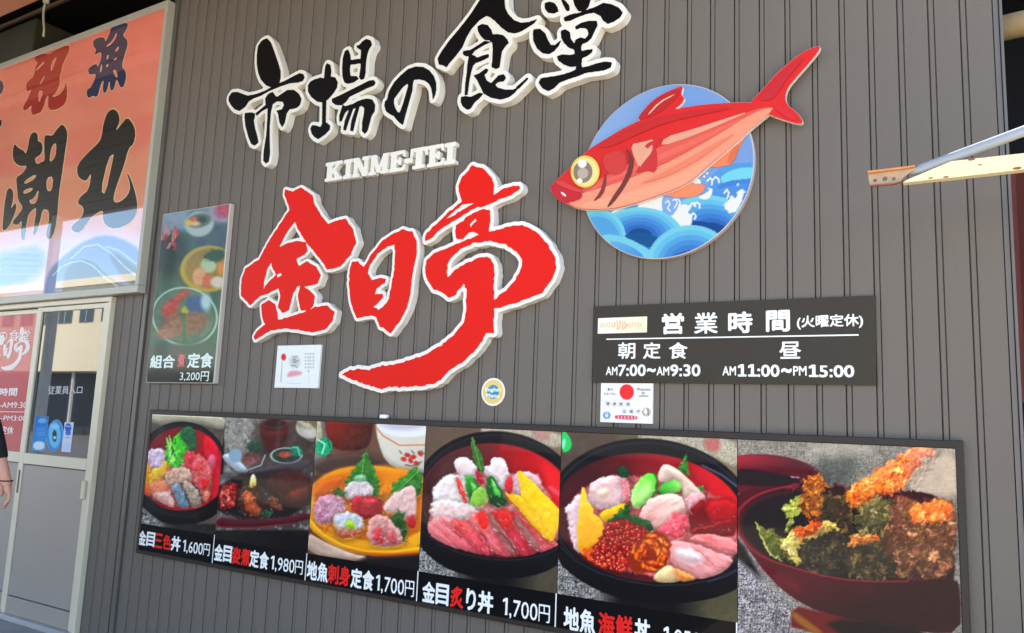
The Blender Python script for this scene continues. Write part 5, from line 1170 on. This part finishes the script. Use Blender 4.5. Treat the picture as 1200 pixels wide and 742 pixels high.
# ================================================================== pink fishing-flag sign
SD = .06
sx1 = -4.652; sx0 = -7.55; sz1 = 4.24; sz0 = 2.207
sg = thing("flag_sign", (-6.1, 0, sz0), "big pink framed sign with bold brush characters over painted waves", "sign")
MB().box(sx0+.01, sx1-.01, -SD+.012, -.0004, sz0+.01, sz1-.01).build("box", M_signfr, sg)
bw = .034
for (a, b, c, e) in ((sx0, sx1, sz1-.05, sz1), (sx0, sx1, sz0, sz0+.05), (sx0, sx0+bw, sz0+.05, sz1-.05), (sx1-bw, sx1, sz0+.05, sz1-.05)):
    MB().box(a, b, -SD-.008, -.0006, c+.0005, e-.0005, .003).build("frame_bar", M_signfr, sg)
def paint_flag(px, py):
    I = Ink(px, py, (0,120,3.227), (236,140,116)); one = np.ones(px.shape)
    I.put(one, (244,132,114), (232,150,116), (0,-200,0,300), noise=10, ns=120)
    I.poly([(-80,190),(300,100),(620,20),(620,150),(300,240),(-80,300)], (232,116,98), soft=14, alpha=.5)
    I.poly([(-80,320),(300,290),(620,230),(620,300),(300,360),(-80,400)], (230,142,104), soft=16, alpha=.6)
    I.poly([(-80,520),(620,470),(620,760),(-80,760)], (226,190,206), soft=30)
    I.poly([(-80,600),(60,560),(160,545),(170,640),(60,700),(-80,700)], (110,140,190), soft=18, noise=12, ns=30)
    for k in range(5): I.line([(-80,590+k*20),(20,560+k*22),(150,570+k*20)], 4, (170,190,220), soft=4, alpha=.6)
    I.poly([(180,640),(230,590),(300,535),(380,500),(450,510),(540,560),(560,760),(160,760)], (96,124,170), soft=6)
    I.poly([(235,760),(238,660),(265,612),(320,590),(360,610),(400,650),(470,700),(560,690),(560,780)], (40,54,66), soft=5, noise=8, ns=24)
    I.poly([(400,560),(470,590),(530,640),(560,700),(480,690)], (34,48,60), soft=8)
    I.line([(200,655),(235,620),(270,605),(310,600),(350,618),(400,665),(450,700)], 3, (236,238,240), soft=1.5)
    I.line([(270,590),(320,545),(370,537),(420,570),(470,620),(520,660)], 3, (236,238,240), soft=1.5); I.line([(400,545),(450,560),(500,600),(560,640)], 3, (226,230,236), soft=1.5)
    return I.a
M_fl = print_mat("flag_ink", .5, 1.0, .01, 2.25)
print_sheet("flag_print", sx0+bw, sx1-bw, sz0+.05, sz1-.05, SD, 300, 300, paint_flag, M_fl, sg)
N_ = (0, 120, 3.227); U1 = (0, 40, 6.745); U2 = (80, 15, 6.18)
M_cr = mat("flag_outline", (238, 206, 150), .4, .05, coat=1.0); M_fk = mat("flag_black", (34, 32, 26), .4, .2, coat=1.0)
M_fr_ = mat("flag_red", (178, 44, 36), .4, .1, coat=1.0); M_fb = mat("flag_navy", (44, 54, 88), .4, .1, coat=1.0)
for _m in (M_cr, M_fk, M_fr_, M_fb): _m.node_tree.nodes["Principled BSDF"].inputs["Coat IOR"].default_value = 2.25; _m.node_tree.nodes["Principled BSDF"].inputs["Specular IOR Level"].default_value = .2
def flagchar(nm, polys, holes, mf, b=.012):
    e = bpy.data.objects.new("printed_character", None); COL.objects.link(e); e.parent = sg; LOC[e.name] = LOC[sg.name]; e["label"] = nm
    glyph(None, None, None, None, polys, holes, T=.001, m_face=mf, m_back=M_cr, border=b*.6, h=.0026, sm=1, base=SD, parent=e, face_proud=.0008, part_names=("outline", "ink"))
flagchar("red brush character at top of the pink sign", [
 (U1, [(272,185),(300,168),(360,150),(385,162),(430,130),(545,80),(552,130),(520,190),(490,260),(485,300),(470,340),(475,390),(455,440),(430,480),(400,500),(350,560),(325,620),(290,632),(262,645),(245,615),(250,560),(225,590),(200,605),(182,598),(185,570),(225,500),(250,430),(225,462),(208,440),(205,400),(225,370),(270,330),(275,270),(300,225),(280,215)]),
 (U1, [(385,480),(420,500),(470,480),(505,440),(520,370),(532,430),(530,520),(500,570),(440,600),(395,602),(378,570)])],
 [(U1, [(405,225),(455,170),(430,240),(402,310)]), (U1, [(310,400),(355,320),(352,345),(325,395)]), (U1, [(270,300),(345,215),(355,225),(300,280)]), (U1, [(305,445),(345,455),(305,560)]), (U1, [(355,530),(385,470),(380,560),(350,590)])], M_fr_, .009)
flagchar("navy brush character at top right of the pink sign", [
 (U2, [(310,105),(360,90),(432,68),(430,110),(402,150),(400,172),(428,195),(430,240),(410,300),(385,390),(415,420),(420,470),(405,535),(380,545),(360,500),(350,480),(335,540),(320,568),(303,555),(300,480),(280,570),(262,585),(250,560),(258,480),(235,520),(215,605),(195,610),(180,600),(150,620),(135,600),(135,555),(160,545),(185,500),(205,440),(155,452),(142,420),(155,395),(205,365),(215,400),(240,330),(240,280),(183,312),(205,270),(180,240),(182,195),(240,175),(262,180),(270,215),(300,150)])],
 [(U2, [(265,250),(320,205),(355,130),(345,190),(300,240)]), (U2, [(338,275),(365,240),(368,258),(350,285)]), (U2, [(280,310),(295,303),(290,335),(278,340)]), (U2, [(330,335),(355,322),(350,338),(330,348)]), (U2, [(275,378),(292,370),(288,390),(275,397)]), (U2, [(225,440),(245,350),(245,420)]), (U2, [(320,420),(345,410),(360,465),(345,470)])], M_fb, .009)
T_ = (0, 140, 4.947); Z_ = (80, 120, 4.365)
flagchar("large black brush character at the left of the pink sign", [
 (T_, [(85,138),(105,165),(138,180),(150,205),(165,150),(173,95),(198,70),(220,86),(219,128),(238,130),(250,160),(240,202),(215,217),(200,230),(215,262),(240,247),(260,240),(257,180),(257,98),(275,90),(302,98),(330,58),(362,24),(388,60),(392,100),(377,190),(362,300),(342,430),(332,560),(320,640),(295,694),(275,697),(266,660),(283,600),(285,530),(262,520),(245,527),(235,582),(215,642),(190,684),(200,600),(212,522),(205,512),(165,547),(155,602),(140,692),(128,704),(119,650),(130,580),(100,617),(68,600),(100,560),(130,520),(128,500),(105,470),(99,400),(93,335),(125,318),(150,288),(155,268),(125,272),(98,262),(76,235),(73,180)]),
 (T_, [(45,393),(77,408),(77,470),(60,525),(92,478),(97,510),(77,572),(40,639),(13,644),(20,560),(28,480)])],
 [(T_, [(295,170),(315,138),(329,143),(322,222),(286,254)]), (T_, [(270,338),(310,330),(302,417),(270,414)]), (T_, [(142,357),(208,315),(208,342),(142,379)]), (T_, [(137,410),(191,393),(188,414),(137,436)]), (T_, [(168,468),(195,463),(228,396),(214,482),(180,494)])], M_fk, .011)
flagchar("large black brush character at the right of the pink sign", [
 (Z_, [(225,33),(250,43),(264,80),(260,110),(240,150),(270,115),(302,74),(332,110),(345,150),(337,212),(307,237),(287,320),(257,400),(237,460),(230,505),(250,516),(290,492),(312,462),(318,420),(298,358),(310,370),(327,410),(342,460),(354,510),(350,572),(312,622),(240,650),(190,632),(176,590),(180,548),(130,577),(105,602),(60,668),(23,662),(13,635),(68,590),(80,560),(75,532),(46,517),(63,480),(105,450),(120,356),(95,402),(70,398),(46,372),(46,320),(100,258),(155,208),(170,180),(180,108),(200,52)])],
 [(Z_, [(205,285),(235,260),(227,300),(190,474),(166,452)])], M_fk, .012)
flagchar("navy brush stroke cut off at the left of the pink sign", [(U1, [(-60,380),(0,362),(22,380),(32,420),(18,465),(-10,485),(-70,470)])], [], M_fb, .009)
flagchar("black brush stroke cut off at the left of the pink sign", [(U1, [(-60,700),(0,670),(18,690),(10,725),(-20,760),(-70,750)])], [], M_fk, .009)
# ================================================================== sliding door and its wall
dw = thing("door_wall_panels", (-4.83, 0, 0), "narrow strip of ribbed panels between the glass door and the main wall", "wall panels", kind="structure")
for k in range(3):
    x = -4.985 + k*.0985
    panel(x, .985, 0, (2.212)/WT, dw)
DX1 = -4.985; DZT = 2.205
dr = thing("sliding_door", (-5.9, 0, 0), "aluminium sliding door with half glass and grey lower panels under the pink sign", "door")
# outer frame
MB().box(-7.6, DX1, -.03, .01, DZT-.035, DZT, .003).box(DX1-.035, DX1, -.031, .01, .0, DZT-.036, .003).build("door_frame", M_alu, dr)
MB().box(-7.6, DX1-.001, -.06, .01, -.003, .03, .004).build("door_rail", mat("rail_metal", (170, 170, 170), .35, .15, 6), dr)
M_glass = bpy.data.materials.new("door_glass"); M_glass.use_nodes = True
_b = M_glass.node_tree.nodes["Principled BSDF"]; _b.inputs["Base Color"].default_value = (.02, .022, .025, 1); _b.inputs["Roughness"].default_value = .02
_b.inputs["Coat Weight"].default_value = 1; _b.inputs["Coat Roughness"].default_value = .0
M_glassline = mat("gasket_black", (20, 20, 20), .6)
def leaf(x0, x1, y, nm):
    "one sliding leaf, y = front depth; parts are children of the door"
    st = .05
    MB().box(x0, x0+st, -y, -y+.03, .03, 2.165, .003).build("stile", M_alu, dr)
    MB().box(x1-st, x1, -y, -y+.03, .03, 2.165, .003).build("stile", M_alu, dr)
    MB().box(x0+st+.0005, x1-st-.0005, -y+.001, -y+.03, 2.13, 2.164, .003).build("top_rail", M_alu, dr)
    MB().box(x0+st+.0005, x1-st-.0005, -y+.001, -y+.03, 1.045, 1.12, .003).build("middle_rail", M_alu, dr)
    MB().box(x0+st+.0005, x1-st-.0005, -y+.001, -y+.03, .031, .145, .003).build("bottom_rail", M_alu2, dr)
    MB().box(x0+st-.002, x1-st+.002, -y+.014, -y+.02, 1.11, 2.135).build("glass_pane", M_glass, dr)
    MB().box(x0+st+.006, x1-st-.006, -y+.008, -y+.02, .151, 1.039, .002).build("lower_panel", M_alu2, dr)
    MB().box(x0+st-.001, x1-st+.001, -y+.0205, -y+.028, .14, 1.05).build("gasket", M_glassline, dr)
leaf(-5.882, -5.020, .024, "right")
leaf(-6.78, -5.905, -.008, "left")
MB().box(-5.868, -5.850, -.0275, -.0235, .84, 1.0, .002).build("handle", mat("handle_dark", (70, 70, 72), .4), dr)
MB().box(-5.058, -5.032, -.052, -.0245, .86, .98, .006).build("handle", M_alu, dr)
DY = .0105       # sheet depth just in front of the right pane
def sheet(name, label, cat, cor, d, paint, nx, nz, edge=(220, 220, 220)):
    c = [W(x, y, d) for x, y in cor]; x0 = (c[0][0]+c[3][0])/2; x1 = (c[1][0]+c[2][0])/2; z1 = (c[0][1]+c[1][1])/2; z0 = (c[2][1]+c[3][1])/2
    t = thing(name, ((x0+x1)/2, -d, z0), label, cat)
    MB().box(x0, x1, -d+.0002, -d+.0008, z0, z1).build("sheet", mat("edge_%d_%d_%d" % edge, edge, .5), t)
    print_sheet("print", x0+.0005, x1-.0005, z0+.0005, z1-.0005, d, nx, nz, paint, print_mat("paper_ink", .6), t); return t, x0, x1, z0, z1
Y_ = (30, 440, 6.178)
def pb1(px, py):
    I = Ink(px, py, Y_, (40,120,190)); I.put(np.ones(px.shape), (34,110,186), (60,150,210), (60,300,140,520))
    I.poly([(95,310),(150,310),(150,345),(90,345)], (130,186,226), soft=5, alpha=.8)
    for k in range(4): I.line([(80,382+k*16),(138,384+k*16)], 5, (150,200,236), soft=3, alpha=.6)
    I.poly([(60,478),(140,480),(132,540),(52,535)], (206,220,234), soft=4); return I.a
def pb2(px, py):
    I = Ink(px, py, Y_, (96,176,220)); I.ell(212, 432, 44, 98, (110,190,230), soft=5); I.ell(210, 432, 50, 108, (40,120,190), soft=5, ring=9)
    I.poly([(194,418),(204,396),(216,396),(226,418),(222,480),(197,480)], (34,66,70), soft=5); I.poly([(200,440),(222,440),(220,462),(200,462)], (190,216,200), soft=4)
    I.line([(185,375),(240,375)], 8, (200,226,240), soft=4, alpha=.7); I.line([(180,360),(245,362)], 5, (220,236,246), soft=4, alpha=.6); return I.a
def pb3(px, py):
    I = Ink(px, py, Y_, (206,216,230)); I.ell(308, 378, 24, 30, (60,90,190), soft=4); I.ell(308, 415, 20, 20, (70,110,200), soft=4); I.line([(290,365),(325,372)], 5, (226,232,246), soft=3)
    I.poly([(280,320),(330,325),(328,345),(278,340)], (150,200,150), soft=5); I.poly([(270,480),(325,485),(320,550),(265,545)], (190,210,236), soft=8); I.line([(290,450),(318,452)], 5, (120,140,190), soft=3); return I.a
def rel(a, b): return (30+a/6.178, 440+b/6.178)
sheet("window_poster", "blue rectangular poster, leftmost of three inside the door glass", "poster", [rel(72,292),rel(165,300),rel(140,548),rel(45,542)], DY, pb1, 30, 60)
tt = thing("window_poster", (-5.5, -DY, 1.15), "pale blue oval poster with a dark bottle, middle of three on the door glass", "poster")
oc = W(30+212/6.178, 440+434/6.178, DY); orx = .5*(W(30+272/6.178, 510, DY)[0]-W(30+150/6.178, 510, DY)[0]); orz = .5*(W(64, 440+320/6.178, DY)[1]-W(64, 440+552/6.178, DY)[1])
lp = [(oc[0]+orx*math.cos(a), oc[1]+orz*math.sin(a)) for a in np.linspace(0, 2*math.pi, 40)[:-1]]
v, f = extrude_loops([lp], DY-.0006, DY); mk("sheet", v, f, mat("oval_blue", (48, 128, 196), .5), tt)
X, Z = np.meshgrid([0], [0])
print_sheet("print", 0, 0, 0, 0, DY+.0003, 24, 60, lambda px, py: pb2(px, py), print_mat("paper_ink", .6), tt, polar=(oc[0], oc[1], min(orx, orz)*.97))
sheet("window_poster", "white and blue narrow poster, rightmost of three on the door glass", "poster", [rel(280,335),rel(350,342),rel(322,556),rel(262,552)], DY, pb3, 24, 60)
ew = thing("window_lettering", (-5.45, -DY, 1.45), "faint pale characters on the upper part of the door glass", "lettering")
text_px("従業員入口", Y_, 165, 412, 75, 140, DY, mat("glass_lettering", (190, 194, 190), .5), ew, ytop1=78, ybot1=132, off=.0)
# red poster on the left leaf
RD = -.014+.0
ra = [W(44.8, 367, RD), W(26, 529, RD)]; rx1 = (ra[0][0]+ra[1][0])/2; rz1 = ra[0][1]; rz0 = ra[1][1]
rp = thing("door_poster", (rx1-.4, -RD, rz0), "red poster with white lettering filling the left door glass", "poster")
M_rp = mat("door_poster_red", (186, 30, 52), .45, .1, 2, coat=.4); MB().box(rx1-.78, rx1, -RD+.0002, -RD+.001, rz0, rz1).build("sheet", M_rp, rp)
M_pw = mat("door_poster_white", (240, 226, 222), .5, .03)
def small(polys, holes, ox, oz, k, refx, refz):
    P = [[(ox+(x-refx)*k, oz+(z-refz)*k) for x, z in smooth_loop(fr(f, p, .05), 1)] for f, p in polys]; Hh = [[(ox+(x-refx)*k, oz+(z-refz)*k) for x, z in smooth_loop(fr(f, p, .05), 1)] for f, p in holes]
    m, x0, z0 = raster(P, Hh, .0016, .01); v, f = extrude_loops(contours(blur(m, 1), x0, z0, .0016), RD+.0002, RD+.001); mk("lettering", v, f, M_pw, rp)
kx = .30; rx, rz = W(600, 330, .05)
for kk, hh in ((K1, K1H), (K2, K2H), (K3, K3H)): small(kk, hh, rx1-.13, 1.86, kx, rx, rz)
R_ = (0, 360, 4.24)
def rtx(s, a, b, t, u, t1=None, u1=None, off=.02): text_px(s, R_, a, b, t, u, RD+.0002, M_pw, rp, ytop1=t1, ybot1=u1, off=off)
rtx("市場の食堂", -110, 150, 120, 172, 110, 172, .0)
rtx("営業時間", -90, 86, 405, 440, 400, 442); rtx("AM7:00~AM9:30", -130, 135, 472, 502, 472, 502, .0); rtx("AM11:00~PM3:00", -130, 130, 536, 562, 538, 566, .0); rtx("火曜定休", -60, 68, 590, 625, 592, 634)
c = fr(R_, [(-140,516),(130,520),(130,523),(-140,519)], RD+.0004); quad_board([c[3], c[2], c[1], c[0]], RD+.0003, RD+.0009, M_pw, "rule_line", rp)
MB().box(-7.6, DX1, .03, .06, 0, DZT).build("inner_dark", M_dark, dr)
# ================================================================== folded awning arm at the right
AD = .40
aw = thing("awning_arm", (.2, -AD, 2.27), "cream steel arm with a grey pipe and rusty perforated end crossing the wall at right", "awning arm")
AR = (1000, 140, 6.0)
def P3(a, b, dd=AD, f=AR): x, z = W(f[0]+a/f[2], f[1]+b/f[2], dd); return (x, -dd, z)
M_cream = mat("arm_cream", (250, 228, 176), .45, .12, 9, stretch=(.5, 1, 3)); M_rust = mat("arm_rust", (150, 84, 48), .75, .4, 60, bump=.3, bscale=150)
M_plate = mat("arm_plate", (176, 150, 122), .6, .25, 40, bump=.2, bscale=120); M_pipe = mat("arm_pipe", (152, 158, 168), .4, .08, 8)
def prism(pts, d0, d1, name, m, par):
    v, f = extrude_loops([pts], d0, d1); return mk(name, v, f, m, par)
def xz(l, dd=AD): return [P3(a, b, dd)[::2] for a, b in l]
e1 = P3(2600, 60); e2 = P3(2600, 150)
beam = xz([(350,452),(380,432),(690,302),(1210,245)]) + [(1.35, P3(1210,245)[2]+.028), (1.35, P3(1210,358)[2]+.015)] + xz([(1210,358),(800,405)])
prism(beam, AD-.02, AD+.012, "arm_beam", M_cream, aw)
for a, b, r in ((545,420,.0035),(652,413,.004),(1150,352,.006),(890,328,.003),(830,291,.005),(930,273,.003)):
    cxx, _, czz = P3(a, b); prism([(cxx+r*2*math.cos(t), czz+r*.7*math.sin(t)) for t in np.linspace(0, 6.28, 11)[:-1]], AD+.0121, AD+.0127, "rust_spot", M_rust, aw)
# perforated plate with real holes
lp = xz([(104,375),(330,350),(430,338),(480,345),(400,372),(352,410),(330,448),(290,460),(122,474),(110,440)])
hl = []
for a, b, r in ((153,430,2.2),(222,419,2.9),(285,419,2.2)):
    cxx, _, czz = P3(a, b); rr = r/6*.0165; hl.append([(cxx+rr*math.cos(-t), czz+rr*math.sin(-t)) for t in np.linspace(0, 6.28, 15)[:-1]])
v, f = extrude_loops([lp] + hl, AD-.004, AD+.002); mk("end_plate", v, f, M_plate, aw)
lp = xz([(104,372),(330,346),(435,332),(436,342),(330,358),(106,386)]); prism(lp, AD+.0022, AD+.016, "plate_flange", mat("arm_flange", (214, 140, 82), .6, .3, 30), aw)
lp = xz([(122,468),(290,455),(335,442),(335,450),(292,464),(122,478)]); prism(lp, AD+.0022, AD+.014, "plate_flange", M_rust, aw)
p0 = P3(395, 385, AD-.01); p1 = P3(1210, 78, AD-.01)
ex = tuple(p1[i]+(p1[i]-p0[i])*6.0 for i in range(3))
MB().tube([p0, P3(430,368,AD-.01), P3(480,349,AD-.01), p1, ex], [.004, .011, .0165, .0165, .0165], 16).build("arm_pipe", M_pipe, aw, smooth=True)
MB().box(1.30, 1.38, -AD-.04, -AD+.04, 0, 4.2, .006).build("arm_post", mat("post_grey", (120, 120, 118), .5), aw)

# ================================================================== cord hanging from the roof at top left
hc_ = thing("hanging_cord", (-5.8, -.34, 4.3), "twisted pale cord hanging from a white cap above the pink sign", "cord")
def H3(a, b, dd=.2): x, z = W(a/12.367, b/12.367, dd); return (x, -dd, z)
pts = [H3(655, 40), H3(638, 110), H3(628, 230), H3(632, 330), H3(640, 420), H3(630, 530)]
MB().tube([pts[0]] + pts[1:], [.006, .009, .008, .008, .007, .009], 8).build("cord", mat("cord_pale", (176, 166, 140), .7, .35, 60), hc_, smooth=True)
q = H3(665, 45); MB().tube([(q[0], q[1], q[2]), (q[0], q[1], q[2]+.3)], .022, 10).build("cap", mat("cap_cream", (226, 220, 180), .5), hc_, smooth=True)

# ================================================================== person at the left edge: bare forearm, black clothes
def ray_at(px, py, t):
    c = np.array([(px-PX)/F, -(py-PY)/F, -1.0]); r = R @ c; return Vector((r[0]*t+CAMX, r[1]*t+CAMY, r[2]*t+CAMZ))
pe = thing("person", (-4.9, -1.0, 0), "person in black at the left edge, bare forearm hanging beside the door", "person")
def skin(name, nodes, edges, m, parent, sub=2, root=0):
    me = bpy.data.meshes.new(name); L = Vector(LOC[parent.name])
    me.from_pydata([tuple(Vector(n[0]) - L) for n in nodes], edges, []); o = bpy.data.objects.new(name, me); COL.objects.link(o); o.parent = parent; LOC[o.name] = LOC[parent.name]
    s = o.modifiers.new("skin", 'SKIN'); s.use_smooth_shade = True
    for i, n in enumerate(nodes):
        r = n[1] if hasattr(n[1], '__len__') else (n[1], n[1]); sv = me.skin_vertices[0].data[i]; sv.radius = r; sv.use_root = (i == root)
    ss = o.modifiers.new("sub", 'SUBSURF'); ss.levels = sub; ss.render_levels = sub; me.materials.append(m); return o
M_skin = mat("skin", (206, 148, 124), .5, .08, 20); M_cloth = mat("black_cloth", (20, 19, 22), .85, .2, 30, bump=.2)
T = 4.25
wr = ray_at(7.5, 566, T); el_ = ray_at(-6, 517, T+.05); hd_ = ray_at(12, 588, T)
right = Vector((R[0][0], R[1][0], 0)).normalized()            # towards picture right
fwd = Vector((-.51, .86, 0)).normalized()
sh = el_ - right*.06 + Vector((0, 0, .30)); hipc = Vector((sh.x, sh.y, 0)) - right*.20; hipc.z = .92
neck = hipc + Vector((0, 0, .50)); head = hipc + Vector((0, 0, .70))
other = neck - right*.19 + Vector((0, 0, -.03)); sh = Vector((sh.x, sh.y, neck.z-.03))
lh = hipc - right*.09 + Vector((0, 0, -.04)); rh_ = hipc + right*.09 + Vector((0, 0, -.04))
nodes = [(hipc, (.15, .11)), (hipc+Vector((0,0,.25)), (.14, .10)), (neck-Vector((0,0,.08)), (.17, .10)), (neck+Vector((0,0,.02)), .05), (head, (.078, .09)), (head+Vector((0,0,.10)), (.07,.08)),
         (sh, .055), (el_, .042), (wr, (.027, .03)), (wr.lerp(hd_, .35), (.03, .02)),
         (other, .055), (other+Vector((0,0,-.28))-right*.04, .042), (other+Vector((0,0,-.53))+fwd*.06-right*.03, .027), (other+Vector((0,0,-.62))+fwd*.08-right*.03, (.03, .018)),
         (lh, .085), (lh+Vector((0,0,-.43)), .055), (lh+Vector((0,0,-.82)), .036), (lh+Vector((0,0,-.86))+fwd*.14, (.04,.025)),
         (rh_, .085), (rh_+Vector((0,0,-.43)), .055), (rh_+Vector((0,0,-.82)), .036), (rh_+Vector((0,0,-.86))+fwd*.14, (.04,.025))]
edges = [(0,1),(1,2),(2,3),(3,4),(4,5),(2,6),(6,7),(7,8),(8,9),(2,10),(10,11),(11,12),(12,13),(0,14),(14,15),(15,16),(16,17),(0,18),(18,19),(19,20),(20,21)]
skin("body", nodes, edges, M_skin, pe)
# hands: palm with five separate fingers, slightly curled
def hand(w0, w1, side, nm="hand"):
    ax = (w1-w0).normalized(); s = side.normalized(); fr_ = ax.cross(s).normalized()
    base = w0 - ax*.012
    nd = [(base, (.027,.024)), (base+ax*.055, (.040,.019))]; ed = [(0, 1)]
    for k, (off, ln) in enumerate(((-.027,.060),(-.009,.072),(.009,.068),(.026,.052))):
        b0 = base+ax*.075+s*off; i = len(nd)
        nd += [(b0, .0112), (b0+ax*ln*.45+fr_*.006, .0102), (b0+ax*ln*.78+fr_*.022, .0095), (b0+ax*ln*.95+fr_*.040, .0085)]
        ed += [(1, i), (i, i+1), (i+1, i+2), (i+2, i+3)]
    i = len(nd); nd += [(base+ax*.025-s*.034+fr_*.01, .0125), (base+ax*.055-s*.050+fr_*.022, .0105), (base+ax*.082-s*.052+fr_*.034, .009)]
    ed += [(0, i), (i, i+1), (i+1, i+2)]
    return skin(nm, nd, ed, M_skin, pe)
hand(wr, hd_, (right*.6 + fwd*-.8)); hand(nodes[12][0], nodes[13][0], (fwd*-1))
MB().tube([wr+Vector((0,0,.012))+(right*math.cos(t)+fwd*math.sin(t))*.029 for t in np.linspace(0, 6.3, 16)], .0035, 6).build("bracelet", M_cloth, pe)
sl_end = el_.lerp(wr, .52)
skin("shirt", [(hipc+Vector((0,0,.02)), (.165,.125)), (hipc+Vector((0,0,.25)), (.155,.115)), (neck-Vector((0,0,.08)), (.18,.115)), (neck-Vector((0,0,.01)), .065), (sh, .066), (el_, .054), (sl_end, (.043,.045)), (other, .066), (other+Vector((0,0,-.28))-right*.04, .053)], [(0,1),(1,2),(2,3),(2,4),(4,5),(5,6),(2,7),(7,8)], M_cloth, pe)
skin("trousers", [(hipc, (.16,.125)), (lh, .1), (lh+Vector((0,0,-.43)), .07), (lh+Vector((0,0,-.80)), .055), (rh_, .1), (rh_+Vector((0,0,-.43)), .07), (rh_+Vector((0,0,-.80)), .055)], [(0,1),(1,2),(2,3),(0,4),(4,5),(5,6)], mat("trouser_cloth", (30, 32, 40), .85, .2, 30), pe)
skin("hair", [(head+Vector((0,0,.06))-fwd*.015, (.085,.09)), (head+Vector((0,0,.13))-fwd*.01, (.075,.08)), (head-fwd*.03, (.08,.085))], [(0,1),(0,2)], mat("hair_black", (18, 14, 12), .6, .3, 60, stretch=(1,1,.2)), pe)

# ================================================================== street side (what the glossy faces mirror)
def facade(name, label, x0, x1, y, h, col, wins, floor0):
    t = thing(name, ((x0+x1)/2, y, 0), label, "building", kind="structure")
    b = MB(); b.box(x0, x1, y-8, y, floor0, h); b.box(x0-.1, x1+.1, y-8.1, y+.15, h, h+.4); b.build("wall", mat("facade_%d_%d_%d" % col, col, .7, .06, .5), t)
    MB().box(x0+.01, x1-.01, y-8, y-1.5, 0, floor0).build("shop_front", mat("shop_dark", (58, 60, 64), .5, .3, 1), t)
    mwf = mat("window_dark", (70, 84, 90), .15); w = MB(); fr2 = MB()
    n = int((x1-x0)/2.0)
    for i in range(n):
        xx = x0+1+i*2.0
        for z0, z1 in wins: w.box(xx-.65, xx+.65, y+.001, y+.03, z0, z1); fr2.box(xx-.03, xx+.03, y+.031, y+.06, z0, z1)
    w.build("window_band", mwf, t); fr2.build("window_bars", mat("bar_grey", (180, 184, 184), .5), t)
    p = MB()
    for i in range(int((x1-x0)/4)+1): p.box(x0+i*4-.06, x0+i*4+.06, y-.3, y-.18, 0, floor0)
    p.build("posts", mat("post_white", (225, 225, 220), .5), t)
facade("opposite_building", "cream building across the street seen only in the door glass reflection", -62, -26, -21, 8.0, (246, 232, 200), [(6.05, 7.5)], 3.4)
facade("opposite_building", "grey building across the street further right", -20, 4, -30, 7.0, (190, 186, 180), [(2.0, 3.4), (5.0, 6.2)], .2)
